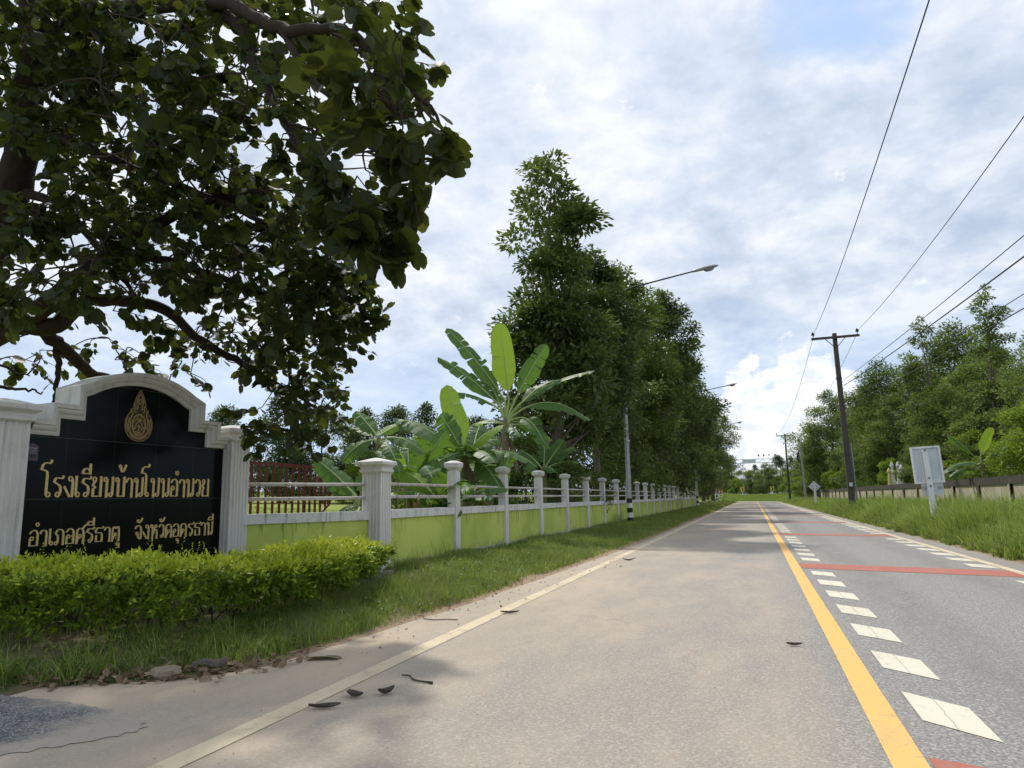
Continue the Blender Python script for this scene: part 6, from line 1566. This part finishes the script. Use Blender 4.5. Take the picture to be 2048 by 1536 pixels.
# ================================================================== BANANA PLANTS
def frond(p, q, w, droop, rng, petiole=0.10, torn=1.0, root=None):
    """one banana leaf from p to q: a folded blade with torn edges, and a midrib with its stalk"""
    p, q = np.array(p), np.array(q)
    L = np.linalg.norm(q - p)
    n = 26
    t = np.linspace(0, 1, n)
    mid = (p + q) / 2 + np.array([0, 0, 1.0]) * droop * L * 0.55
    path = ((1 - t) ** 2)[:, None] * p + (2 * t * (1 - t))[:, None] * mid + (t ** 2)[:, None] * q
    T = np.gradient(path, axis=0)
    T /= np.linalg.norm(T, axis=1)[:, None]
    upv = np.array([0, 0, 1.0])
    # steep leaves show their face toward the road, flat ones toward the sky
    hint = upv * (1 - abs(T[n // 2][2]) * 0.8) + np.array([0.55, -0.75, 0.1]) * abs(T[n // 2][2])
    S = np.cross(T, hint)
    S /= np.linalg.norm(S, axis=1)[:, None] + 1e-9
    Nn = np.cross(S, T)
    blade = MB()
    tt = (t - petiole) / (1 - petiole)
    wid = np.where(tt > 0, (np.clip(tt * 3.6, 0, 1) ** 0.7) * (1 - np.clip(tt, 0, 1) ** 11.0) ** 0.5 * (1 - 0.30 * np.clip(tt, 0, 1) ** 2), 0) * w / 2
    wid = np.maximum(wid, 0.0)
    k0 = int(np.argmax(tt > 0))
    fold = rng.uniform(0.30, 0.60)
    for sgn in (1, -1):
        tears = sorted(rng.uniform(0.15, 0.97, rng.integers(int(5 * torn), int(12 * torn) + 1)))
        prev = k0
        segs = []
        cuts = [k0] + sorted(set(int(k0 + a * (n - 1 - k0)) for a in tears)) + [n - 1]
        for a, b in zip(cuts[:-1], cuts[1:]):
            if b - a < 1:
                continue
            hang = fold + rng.normal(0, 0.22 * torn)
            slip = rng.normal(0, 0.10 * torn)
            ks = np.arange(a, b + 1)
            V, UV = [], []
            for q_, k in enumerate(ks):
                shrink = 1.0
                if len(ks) > 1:
                    e = abs(q_ / (len(ks) - 1) - 0.5) * 2
                    shrink = 1 - 0.10 * e ** 3
                for f in (0.0, 0.5, 1.0):
                    hgt = -hang * (f ** 1.6) * wid[k] * (0.6 + 0.8 * droop) + 0.10 * wid[k] * f
                    V.append(path[k] + S[k] * sgn * wid[k] * f * shrink * (1 - 0.12 * hang) + Nn[k] * hgt + T[k] * (0.10 + slip) * wid[k] * f + Nn[k] * 0.01 * math.sin(k * 2.1) * f)
                    UV.append((t[k] * L * 0.8, 0.5 + sgn * 0.5 * f))
            m = len(ks)
            F = []
            for q_ in range(m - 1):
                for f in range(2):
                    i = q_ * 3 + f
                    F.append((i, i + 1, i + 4, i + 3) if sgn > 0 else (i + 3, i + 4, i + 1, i))
            blade.add(V, F, 0, UV)
    rp, rr = path - Nn * 0.004, np.interp(t, [0, petiole, 1], [0.030, 0.024, 0.004])
    if root is not None:
        root = np.array(root)
        rp = np.concatenate([curve([root + np.array([0, 0, -0.25]), root + (p - root) * 0.3 + np.array([0, 0, 0.05]), p], 4)[:-1], rp])
        rr = np.concatenate([np.linspace(0.055, 0.031, len(rp) - n), rr])
    rib = MB().tube(rp, rr, 6)
    return blade, rib


def banana(name, base, top, r, leaves, label, young=(0,), seed=1, extra=5, dead=0, wk=1.28):
    rng = np.random.default_rng(seed)
    t = thing('banana_plant', label, 'banana plant', (0, 0, 0), 0, 'banana plants')
    base, top = np.array(base), np.array(top)
    base = base.copy()
    base[2] = gz(base[0], base[1]) - 0.05
    MB().tube(np.array([base, base * 0.6 + top * 0.4 + np.array([0.02, 0, 0]), top, top + np.array([0, 0, 0.25])]), [r * 1.25, r, r * 0.8, r * 0.35], 10).build('pseudostem', M['stem_banana'], t, smooth=True)
    leaves = [(a, b, c, d, e, f, w * wk, g) for a, b, c, d, e, f, w, g in leaves]
    for k in range(extra):
        a = k * 2.4 + rng.uniform(0, 1)
        ln = np.mean([np.linalg.norm(np.array(l[3:6]) - np.array(l[:3])) for l in leaves[:5]]) * rng.uniform(0.6, 0.95)
        s0 = top + np.array([0, 0, rng.uniform(-0.15, 0.1)])
        leaves.append((*s0, s0[0] + ln * 0.75 * math.cos(a), s0[1] + ln * 0.75 * math.sin(a), s0[2] + ln * rng.uniform(-0.45, 0.25), leaves[1][6] * rng.uniform(0.7, 0.95), rng.uniform(0.35, 0.65)))
    for k, (x0, y0, z0, x1, y1, z1, w, dr) in enumerate(leaves):
        bl, rib = frond((x0, y0, z0), (x1, y1, z1), w, dr, rng, torn=0.25 if k in young else 0.8, root=top)
        f = bl.build('frond', M['banana_young'] if (k in young or (k > 8 and k % 4 == 0)) else M['banana'], t, smooth=True, uv=True)
        rib.build('midrib', M['rib_banana'], f, smooth=True)
    for k in range(dead):
        a = rng.uniform(0, 2 * PI)
        s0 = top + np.array([0, 0, rng.uniform(-0.30, 0.0)])
        ln = rng.uniform(0.7, 1.2) * min(1.0, (top[2] - base[2]) / 2.0)
        bl, rib = frond(s0, s0 + np.array([0.34 * math.cos(a), 0.34 * math.sin(a), -ln]), 0.17, 0.45, rng, 0.3, 1.6)
        f = bl.build('frond', M['banana_dead'], t, smooth=True, uv=True)
        f['label'] = 'dead brown hanging frond'
        rib.build('midrib', M['stem_banana'], f, smooth=True)
    return t


BL = {'tall': ('tallest banana plant with one upright bright leaf and fronds spreading all round', (0, 8)),
      'mid': ('mid height banana plant with arching fronds in front of the tallest one', (0, 2)),
      'left': ('small banana plant showing over the cap of the big fluted pillar', (1,)),
      'broad': ('young banana plant with broad blades between the red gate and the fluted pillar', ()),
      'low': ('low banana clump pressing against the rails right of the fluted pillar', (1, 8)),
      'back': ('dark banana plant in the shade right of the tallest one', ()),
      'right': ('banana plant with pale blades behind the tan wall on the right', (3,))}
for k, (nm, b, t_, r, lv) in enumerate(BANANAS):
    banana(nm, b, t_, r, lv, BL[nm][0], BL[nm][1], 40 + k, {'tall': 3, 'mid': 11, 'right': 2, 'low': 11, 'left': 4}.get(nm, 3), {'tall': 4, 'mid': 3, 'low': 2}.get(nm, 0), {'tall': 1.12, 'right': 0.95}.get(nm, 1.28))

rb = np.random.default_rng(91)
for k, (x, y, h, n, lab) in enumerate([(-7.5, 14.9, 1.1, 9, 'leafy young banana plant between the small one and the mid height one'), (-7.9, 18.2, 1.35, 10, 'leafy banana plant filling the clump left of the tallest stem'), (-6.9, 18.6, 0.7, 8, 'low banana sucker at the rails below the tallest plant'), (-6.6, 15.2, 0.55, 8, 'low banana sucker at the rails below the mid height plant')]):
    z0 = gz(x, y)
    lv = []
    for i in range(n):
        a = i * 2.4 + rb.uniform(0, 0.8)
        ln = rb.uniform(1.0, 1.7)
        el = rb.uniform(0.15, 1.25)
        s0 = np.array([x + 0.1 * math.cos(a), y + 0.1 * math.sin(a), z0 + h + 0.1])
        e0 = s0 + ln * np.array([math.cos(a) * math.cos(el), math.sin(a) * math.cos(el), math.sin(el) - 0.15])
        lv.append((*s0, *e0, rb.uniform(0.38, 0.52), 0.15 + 0.4 * (1 - el / 1.25)))
    banana('sucker', (x, y, z0), (x, y, z0 + h), 0.09, lv, lab, (n // 2,), 60 + k, 0, 1 if k < 2 else 0, 1.1)

# ================================================================== HEDGE
hedge = thing('hedge', 'clipped hedge with yellow green tips in front of the black school sign', 'hedge', (0, 0, 0))
rng = np.random.default_rng(8)
hp = np.array([(-9.5, 4.95), (-7.4, 4.98), (-5.98, 5.02), (-5.24, 5.50), (-5.12, 6.5), (-5.24, 7.8), (-5.44, 8.8), (-5.62, 9.5)])
hc = curve(hp, 8)
hl = np.concatenate([[0], np.cumsum(np.linalg.norm(np.diff(hc, axis=0), axis=1))])


def hedge_pts(n, lo, hi):
    s = rng.uniform(0, hl[-1], n)
    c = np.stack([np.interp(s, hl, hc[:, 0]), np.interp(s, hl, hc[:, 1])], 1)
    tg = np.stack([np.interp(s + 0.05, hl, hc[:, 0]) - np.interp(s - 0.05, hl, hc[:, 0]), np.interp(s + 0.05, hl, hc[:, 1]) - np.interp(s - 0.05, hl, hc[:, 1])], 1)
    tg /= np.linalg.norm(tg, axis=1)[:, None] + 1e-9
    nr = np.stack([tg[:, 1], -tg[:, 0]], 1)        # toward the road
    return s, c, nr


def hedge_half(s):
    return 0.55 + 0.05 * np.sin(s * 2.3) + 0.035 * np.sin(s * 5.1 + 1) + np.interp(s, [3.0, 4.4, 5.6, 7.5, hl[-1]], [0.0, 0.05, 0.0, -0.06, -0.30])


def hedge_top(s):
    return 0.70 + 0.035 * np.sin(s * 1.9 + 0.5) + 0.022 * np.sin(s * 6.3) - np.interp(s, [4, hl[-1]], [0.0, 0.07])


hb = MB()
# stems
for k in range(150):
    s, c, nr = hedge_pts(1, 0, 1)
    g0 = gz(c[0, 0], c[0, 1])
    a = np.array([c[0, 0] + rng.uniform(-0.25, 0.25) * nr[0, 0], c[0, 1] + rng.uniform(-0.25, 0.25) * nr[0, 1], g0 - 0.02])
    e = a + np.array([rng.uniform(-0.22, 0.25), rng.uniform(-0.22, 0.22), rng.uniform(0.35, 0.62)])
    hb.tube(np.array([a, (a + e) / 2 + rng.normal(0, 0.03, 3), e]), [0.011, 0.008, 0.003], 5, caps=False)
hb.build('stems', M['twig'], hedge)


def twiglets(n, region):
    """bases and outward directions of leafy sprigs"""
    s, c, nr = hedge_pts(n, 0, 1)
    hw, tp = hedge_half(s), hedge_top(s)
    g0 = ground_z(c[:, 0], c[:, 1])
    if region == 'top':
        u = rng.uniform(-1, 1, n) * hw
        z = tp - 0.02 + rng.normal(0, 0.022, n) - 0.10 * (np.abs(u) / hw) ** 3
        d = np.stack([nr[:, 0] * u * 0.5, nr[:, 1] * u * 0.5, np.full(n, 0.75)], 1)
    elif region == 'face':
        sgn = np.where(rng.random(n) < 0.86, 1, -1)
        zz = rng.random(n) ** 0.8
        bulge = np.sin(np.clip(zz, 0, 1) * 2.5) * 0.10
        lump = 0.08 * np.sin(s * 7 + zz * 6) + 0.07 * np.sin(s * 13 - zz * 9)
        u = sgn * (hw - 0.08 + bulge + lump + rng.normal(0, 0.03, n) - 0.10 * (1 - zz) ** 2)
        z = g0 + 0.10 + zz * (tp - g0 - 0.14)
        d = np.stack([nr[:, 0] * sgn * 0.8, nr[:, 1] * sgn * 0.8, np.full(n, 0.30)], 1)
    else:
        u = rng.uniform(-0.9, 0.9, n) * (hw - 0.1)
        z = g0 + 0.15 + rng.random(n) * (tp - g0 - 0.22)
        d = np.stack([nr[:, 0] * np.sign(u) * 0.6, nr[:, 1] * np.sign(u) * 0.6, np.full(n, 0.4)], 1)
    keep = np.ones(n, bool)
    if region == 'face':   # ragged, open bottom
        hole = np.sin(s * 4.1 + 0.7) + np.sin(s * 9.3 + z * 8)
        keep = ~((z - g0 < 0.22) & (hole > 0.25)) & ~((z - g0 < 0.12) & (hole > -0.6))
    P = np.stack([c[:, 0] + nr[:, 0] * u, c[:, 1] + nr[:, 1] * u, z], 1)[keep]
    D = (d + rng.normal(0, 0.38, (n, 3)))[keep]
    return P, D / np.linalg.norm(D, axis=1)[:, None]


hf = MB()


def sprigs(P, D, per, ln, leaf, mi_fn):
    n = len(P)
    t = np.tile(np.linspace(0.15, 1.0, per), n)
    Pi = np.repeat(P, per, 0)
    Di = np.repeat(D, per, 0)
    lnn = np.repeat(rng.uniform(*ln, n), per)
    Pp = Pi + Di * (lnn * t)[:, None]
    rnd = rng.normal(0, 1, (n * per, 3))
    side = np.cross(Di, rnd)
    side /= np.linalg.norm(side, axis=1)[:, None] + 1e-9
    Dl = side * (1.05 - 0.6 * t)[:, None] + Di * (0.35 + 0.6 * t)[:, None] + rng.normal(0, 0.15, (n * per, 3))
    Nl = Di * 0.9 + np.array([0, 0, 0.5]) + rng.normal(0, 0.3, (n * per, 3))
    L = rng.uniform(*leaf, n * per) * (1 - 0.25 * t)
    new = mi_fn(Pp, t)
    for mi in (0, 1):
        k = new == mi
        if k.any():
            hf.leaves(Pp[k], Dl[k], Nl[k], L[k], L[k] * 0.5, *LANCE, mi=mi)


def young_top(P, t):
    d = np.argmin(((P[:, None, :2] - hc[None, ::4]) ** 2).sum(2), axis=1)
    tp = hedge_top(hl[::4][d])
    pr = np.clip((P[:, 2] - tp + 0.10) / 0.10, 0, 0.92) + 0.10 * (t > 0.7)
    return (rng.random(len(P)) < pr).astype(int)


P, D = twiglets(3200, 'top')
sprigs(P, D, 7, (0.05, 0.13), (0.044, 0.072), young_top)
P, D = twiglets(4700, 'face')
sprigs(P, D, 7, (0.06, 0.18), (0.048, 0.088), young_top)
P, D = twiglets(1300, 'core')
sprigs(P, D, 6, (0.05, 0.14), (0.032, 0.055), young_top)
# a few loose shoots
P, D = twiglets(70, 'top')
D = D * 0.6 + np.array([0, 0, 0.8])
sprigs(P, D, 9, (0.12, 0.24), (0.026, 0.042), lambda P, t: np.ones(len(P), int))
hf.build('foliage', [M['hedge_old'], M['hedge_new']], hedge)

# ================================================================== GRASS AND GROUND COVER
def blades(mb, P, h, w, lean, rng, curl=0.5, mi=None, segs=2):
    n = len(P)
    a = rng.uniform(0, 2 * PI, n)
    d = np.stack([np.cos(a), np.sin(a), np.zeros(n)], 1)
    sd = np.stack([-np.sin(a), np.cos(a), np.zeros(n)], 1)
    tw_ = rng.uniform(-0.6, 0.6, n)
    sd = sd * np.cos(tw_)[:, None] + d * np.sin(tw_)[:, None]
    rows = []
    for k in range(segs):
        f = k / segs
        c = P + d * (lean * h * f ** 1.6)[:, None] + np.array([0, 0, 1.0]) * (h * f * (1 - curl * 0.35 * f * lean))[:, None]
        ww = w * (1 - 0.55 * f)
        rows += [c - sd * (ww / 2)[:, None], c + sd * (ww / 2)[:, None]]
    tip = P + d * (lean * h)[:, None] + np.array([0, 0, 1.0]) * (h * (1 - curl * 0.45 * lean))[:, None]
    V = np.stack(rows + [tip], 1)
    k = V.shape[1]
    off = (np.arange(n) * k)[:, None]
    F4 = [off + np.array([2 * s, 2 * s + 1, 2 * s + 3, 2 * s + 2]) for s in range(segs - 1)]
    F3 = off + np.array([2 * (segs - 1), 2 * segs - 1, 2 * segs])
    base = mb.nv
    mi = np.zeros(n, np.int32) if mi is None else mi
    for f in F4:
        mb.f.append(f + base)
        mb.m.append(mi.astype(np.int32))
    mb.f.append(F3 + base)
    mb.m.append(mi.astype(np.int32))
    mb.v.append(V.reshape(-1, 3))
    mb.uv.append(np.zeros((n * k, 2)))
    mb.nv += n * k


rng = np.random.default_rng(15)


def patch(x, y):
    """share of ground covered by grass"""
    return 0.5 + 0.5 * (np.sin(x * 2.9 + y * 1.3 + 0.4) * 0.5 + np.sin(x * 1.1 - y * 2.1) * 0.4 + np.sin(x * 5.3 + y * 4.1 + 2) * 0.35)


def scatter_left(n, y0, y1, inner=0.0):
    y = rng.uniform(y0, y1, n)
    e = left_edge(y)
    fx = np.where(y < 10.2, np.where(y < 5.2, -9.0, -5.35), -5.66)
    x = e + 0.06 + (fx - e - 0.06) * rng.random(n)
    ok = (x < e) & (x > fx)
    return x[ok], y[ok], (e - x)[ok]


gm = MB()
for n, y0, y1, hh, ww in [(90000, 3.4, 8.5, (0.05, 0.19), 0.0062), (70000, 8.5, 16, (0.06, 0.18), 0.009), (46000, 16, 34, (0.06, 0.17), 0.013), (26000, 34, 75, (0.08, 0.20), 0.028), (12000, 75, 140, (0.10, 0.28), 0.07)]:
    x, y, de = scatter_left(n, y0, y1)
    pr = np.clip(patch(x, y) * 1.7 + 0.05, 0.15, 1) * np.clip(de / 0.35, 0.12, 1)
    if y0 < 9:
        under = np.clip((np.interp(y, [4.5, 6, 8, 10], [0.9, 1.35, 1.35, 1.3]) * 1.2 - de) / 0.5, 0.15, 1)
        pr = pr * np.where(y < 10.2, under, 1)
        bare = np.exp(-(((x + 4.25) / 0.34) ** 2 + ((y - 4.35) / 0.30) ** 2))
        pr *= 1 - 0.85 * bare
    k = rng.random(len(x)) < pr
    x, y = x[k], y[k]
    h = rng.uniform(*hh, len(x)) * (0.55 + 0.75 * patch(x * 0.6 + 3, y * 0.6))
    blades(gm, np.stack([x, y, ground_z(x, y) - 0.01], 1), h, np.full(len(x), ww), rng.uniform(0.15, 0.9, len(x)), rng, mi=(rng.random(len(x)) < 0.16 * (0.4 + 1.6 * patch(x * 1.7 + 5, y * 1.7))).astype(int))
tag(gm.build('verge_grass', [M['grass'], M['grass_dry']]), 'short patchy green grass on the left verge', 'grass', kind='stuff')

# tall weeds at the foot of the green wall
wm = MB()
for yc, n, hm in [(11.2, 14, 0.42), (11.9, 18, 0.48), (12.6, 16, 0.40), (13.1, 20, 0.38), (15.2, 14, 0.35), (9.3, 16, 0.30), (7.6, 14, 0.28), (29.5, 30, 0.55), (30.3, 40, 0.65), (31.2, 40, 0.6), (27.4, 20, 0.3), (22.3, 14, 0.3), (18.5, 12, 0.3), (36, 30, 0.4)]:
    x = np.where(yc < 10.3, -5.12, -5.52) + rng.normal(0, 0.07, n)
    y = yc + rng.normal(0, 0.22, n)
    blades(wm, np.stack([x, y, ground_z(x, y) - 0.01], 1), rng.uniform(0.5, 1.1, n) * hm, np.full(n, 0.008), rng.uniform(0.2, 0.8, n), rng, segs=3)
# coarser tufts scattered through the verge
for k in range(190):
    yc = 3.9 + 16 * rng.random() ** 1.4
    e = float(left_edge(yc))
    xc = e - 0.12 - rng.random() * max(0.1, (e + (5.2 if yc < 10 else 5.55)) - 0.15)
    n = int(rng.integers(8, 22))
    x, y = xc + rng.normal(0, 0.05, n), yc + rng.normal(0, 0.05, n)
    blades(wm, np.stack([x, y, ground_z(x, y) - 0.01], 1), rng.uniform(0.08, 0.28, n), np.full(n, 0.006 + 0.0004 * yc), rng.uniform(0.3, 1.1, n), rng, segs=3)
tag(wm.build('tall_weeds', M['grass'], smooth=False), 'thin tall weeds at the foot of the green wall and the hedge', 'weeds', kind='stuff')

tm = MB()
for n, y0, y1, hh, ww in [(38000, 10.5, 26, (0.40, 1.25), 0.019), (38000, 26, 50, (0.40, 1.12), 0.028), (24000, 50, 90, (0.4, 0.85), 0.034), (9000, 90, 150, (0.4, 0.85), 0.07)]:
    y = rng.uniform(y0, y1, n)
    x = 4.30 + (np.where(y > 110, 7.5, 8.85) - 4.30) * rng.random(n) ** 1.1 + 0.06 * np.sin(y * 3.1) + 0.05 * np.sin(y * 7.7)
    h = rng.uniform(*hh, n) * np.clip((x - 4.05) / 0.9, 0.22, 1.0) * (0.62 + 0.6 * patch(x * 0.8, y * 0.5)) * np.where(rng.random(n) < 0.04, 1.4, 1.0) * (1 - 0.38 * sst(6.2, 8.4, x))
    blades(tm, np.stack([x, y, ground_z(x, y) - 0.01], 1), h, np.full(n, ww) * rng.uniform(0.7, 1.3, n), rng.uniform(0.15, 1.15, n), rng, curl=0.8, segs=3, mi=(rng.random(n) < 0.05).astype(int))
tag(tm.build('tall_grass', [M['grass_tall'], M['grass_dry']]), 'tall lush grass between the road and the tan wall', 'grass', kind='stuff')

lm = MB()
n = 42000
y = rng.uniform(8, 40, n)
x = -6.3 - 26 * rng.random(n) ** 1.5
ok = x < fence_line(y) - 0.4
x, y = x[ok], y[ok]
blades(lm, np.stack([x, y, ground_z(x, y) - 0.01], 1), rng.uniform(0.04, 0.12, len(x)), np.full(len(x), 0.03), rng.uniform(0.2, 0.8, len(x)), rng)
tag(lm.build('lawn_grass', M['grass_lawn']), 'short sunlit lawn grass inside the school ground', 'grass', kind='stuff')

bm_ = MB()
n = 16000
y = rng.uniform(149, 176, n)
x = rng.uniform(-12, 12, n)
ok = (y > 152 + 0.0 * x)
x, y = x[ok], y[ok]
blades(bm_, np.stack([x, y, ground_z(x, y) - 0.02], 1), rng.uniform(0.12, 0.4, len(x)), np.full(len(x), 0.10), rng.uniform(0.2, 0.8, len(x)), rng)
tag(bm_.build('bank_grass', M['grass_lawn']), 'sunlit grass on the low bank at the end of the road', 'grass', kind='stuff')

# small broad leaved weeds
bw = MB()
for k in range(240):
    yc = 3.9 + 13 * rng.random() ** 1.5
    e = float(left_edge(yc))
    xc = e - 0.15 - rng.random() * max(0.1, (e + (5.4 if yc < 10 else 5.55)) - 0.2)
    n = int(rng.integers(5, 14))
    x, y = xc + rng.normal(0, 0.05, n), yc + rng.normal(0, 0.05, n)
    L = rng.uniform(0.025, 0.065, n)
    D = np.stack([x - xc, y - yc, np.full(n, 0.02)], 1)
    bw.leaves(np.stack([x, y, ground_z(x, y) + rng.uniform(0.01, 0.09, n)], 1), D, np.array([0, 0, 1.0]) + rng.normal(0, 0.3, (n, 3)), L, L * 0.85, *OVAL)
for k in range(120):
    yc = rng.uniform(11, 40)
    xc = 4.35 + 3.5 * rng.random() ** 1.5
    n = int(rng.integers(14, 40))
    x, y = xc + rng.normal(0, 0.16, n), yc + rng.normal(0, 0.2, n)
    L = rng.uniform(0.04, 0.10, n)
    D = np.stack([x - xc, y - yc, rng.normal(0, 0.06, n)], 1)
    bw.leaves(np.stack([x, y, ground_z(x, y) + rng.uniform(0.05, 0.5, n) * min(1, (xc - 4.0))], 1), D, np.array([0, 0, 1.0]) + rng.normal(0, 0.5, (n, 3)), L, L * 0.6, *OVAL)
tag(bw.build('broad_leaf_weeds', M['leaf_mid']), 'small broad leaved weeds scattered in the roadside grass', 'weeds', kind='stuff')

# fallen leaves, crumbs and bark at the road edge
lt = MB()
n = 950
yy = np.concatenate([rng.normal(4.45, 0.45, 420), rng.uniform(5, 16, 530) ** 1.0])
xx = left_edge(yy) + np.concatenate([rng.normal(-0.10, 0.20, 420), rng.normal(-0.25, 0.45, 530)])
zz = np.maximum(ground_z(xx, yy), 0.0) + rng.uniform(0.004, 0.03, n)
D = unit(n, rng) * np.array([1, 1, 0.25])
N = np.array([0, 0, 1.0]) + rng.normal(0, 0.5, (n, 3))
L = np.where(np.arange(n) < 420, rng.uniform(0.03, 0.10, n), rng.uniform(0.012, 0.05, n))
lt.leaves(np.stack([xx, yy, zz], 1), D, N, L, L * 0.7, *OVAL)
n2 = 620
yy = np.concatenate([rng.uniform(2.9, 9.0, 500), rng.uniform(9, 18, 120)])
xx = rng.uniform(-3.6, 3.4, n2)
xx = np.where(rng.random(n2) < 0.65, rng.uniform(-3.9, -1.6, n2), xx)
L = rng.uniform(0.004, 0.018, n2)
lt.leaves(np.stack([xx, yy, np.full(n2, 0.008)], 1), unit(n2, rng) * np.array([1, 1, 0.1]), np.array([0, 0, 1.0]) + rng.normal(0, 0.25, (n2, 3)), L, L * 0.5, *LANCE, mi=1)
# litter under the hedge
n3 = 900
s, c, nr = hedge_pts(n3, 0, 1)
u = rng.uniform(-0.5, 0.95, n3)
xx, yy = c[:, 0] + nr[:, 0] * u, c[:, 1] + nr[:, 1] * u
L = rng.uniform(0.03, 0.08, n3)
lt.leaves(np.stack([xx, yy, ground_z(xx, yy) + rng.uniform(0.004, 0.02, n3)], 1), unit(n3, rng) * np.array([1, 1, 0.25]), np.array([0, 0, 1.0]) + rng.normal(0, 0.4, (n3, 3)), L, L * 0.6, *OVAL)
tag(lt.build('leaf_litter', [M['dry_leaf'], M['pod']]), 'dry fallen leaves and crumbs along the left road edge', 'leaf litter', kind='stuff')

# ---- curled leaves, pods, twigs that can be told apart
def pod(x, y, L, W, rz, curl, label, tw=0.0):
    n, m = 15, 7
    V = []
    for i in range(n):
        t = i / (n - 1)
        w = W * (math.sin(PI * min(1, 0.06 + t * 0.94)) ** 0.6) * (1 - 0.35 * t) / 2
        lift = curl * (t - 0.45) ** 2 * L * 2.2
        for j in range(m):
            s = j / (m - 1) * 2 - 1
            a = tw * (t - 0.4)
            yy_, zz_ = s * w, (s * s) * w * 0.75
            V.append((L * (t - 0.5), yy_ * math.cos(a) - zz_ * math.sin(a), lift + yy_ * math.sin(a) * 0.8 + zz_ * math.cos(a)))
    V = np.array(V)
    V[:, 2] -= V[:, 2].min()
    F = [(i * m + j, i * m + j + 1, (i + 1) * m + j + 1, (i + 1) * m + j) for i in range(n - 1) for j in range(m - 1)]
    b = MB().add(V, F)
    V2 = V.copy()
    V2[:, 2] += 0.004
    b.add(V2, [f[::-1] for f in F])
    o = b.build('seed_pod', M['pod'], smooth=True, loc=(x, y, 0.007))
    o.rotation_euler = (0, 0, rz)
    return tag(o, label, 'seed pod', 'dry seed pods lying on the road')


pod(-2.60, 4.03, 0.20, 0.055, 0.42, 0.16, 'long twisted dry pod nearest the camera beside the white edge line', 1.6)
pod(-2.55, 4.30, 0.165, 0.075, -0.35, 0.28, 'cupped dry pod half, middle of the three near pods', 0.5)
pod(-2.385, 4.42, 0.115, 0.075, 0.9, 0.5, 'small curled dry pod, right of the cupped one', 0.9)
pod(-2.66, 7.77, 0.22, 0.05, 0.15, 0.15, 'flat dark pod touching the white edge line farther off', 0.6)
pod(0.24, 6.62, 0.13, 0.045, 0.05, 0.2, 'single dark pod alone on the lane left of the yellow line', 0.4)
pod(-2.45, 14.6, 0.26, 0.06, 0.3, 0.3, 'distant dark pod on the left lane far along the edge line', 0.6)
twp = np.array([(-2.51, 4.88, 0.012), (-2.44, 4.87, 0.012), (-2.36, 4.78, 0.010), (-2.20, 4.735, 0.010)])
o = MB().tube(curve(twp, 5), np.interp(np.linspace(0, 1, 16), [0, 0.9, 1], [0.005, 0.006, 0.010]), 6).build('fallen_twig', M['twig'])
tag(o, 'thin bent twig lying on the road behind the three near pods', 'twig')
o = MB().tube(curve([(-3.45, 7.2, 0.012), (-3.30, 7.15, 0.012), (-3.18, 7.22, 0.010), (-3.05, 7.2, 0.012)], 5), 0.005, 6).build('fallen_twig', M['twig'])
tag(o, 'short twig lying on the sandy edge beside the grass', 'twig')
dl = MB()
dl.leaves([(-3.52, 5.22, 0.012), (-3.42, 5.28, 0.014)], [(0.9, 0.25, 0.05), (1, -0.05, 0.02)], [(0.1, 0.2, 1), (-0.2, 0.1, 1)], [0.20, 0.16], [0.13, 0.11], *BILOBE)
tag(dl.build('fallen_leaf', M['drab_leaf']), 'large drab fallen leaf on the sandy strip beside the verge', 'leaf')
V = []
for i in range(13):
    t = i / 12
    for j in range(7):
        a = (j / 6 - 0.5) * 2.6 + 0.3 * math.sin(t * 5)
        w = 0.048 * (1 - 0.3 * abs(t - 0.45)) * (1 + 0.10 * math.sin(i * 2.7 + j))
        V.append((0.26 * (t - 0.5), w * math.sin(a), w * math.cos(a) + 0.012 * math.sin(t * 7)))
F = [(i * 7 + j, i * 7 + j + 1, (i + 1) * 7 + j + 1, (i + 1) * 7 + j) for i in range(12) for j in range(6)]
o = MB().add(V, F).build('bark_piece', M['pod'], smooth=True)
o.location, o.rotation_euler = (-4.02, 4.66, 0.05), (0.2, -0.1, 0.5)
tag(o, 'curl of dark bark lying among the dry leaves at the verge edge', 'bark')
# stones under the hedge
for k, (x, y, s, lab) in enumerate([(-5.05, 5.9, 0.12, 'largest grey stone half hidden under the hedge front'), (-4.95, 7.6, 0.10, 'grey stone against the kerb under the middle of the hedge'), (-4.2, 4.42, 0.10, 'flat tan stone among the dry leaves at the verge corner')]):
    bmx = bmesh.new()
    bmesh.ops.create_icosphere(bmx, subdivisions=2, radius=s)
    for v in bmx.verts:
        f = 1 + 0.22 * math.sin(v.co.x * 37 + k) * math.cos(v.co.y * 31 + k * 2) + 0.12 * math.sin(v.co.z * 50)
        v.co = Vector((v.co.x * f * 1.2, v.co.y * f, v.co.z * f * 0.6))
    me = bpy.data.meshes.new('stone')
    bmx.to_mesh(me)
    bmx.free()
    me.materials.append(M['stone'])
    o = bpy.data.objects.new('stone', me)
    COL.objects.link(o)
    o.location = (x, y, gz(x, y) + s * 0.2)
    tag(o, lab, 'stone', 'stones at the verge')
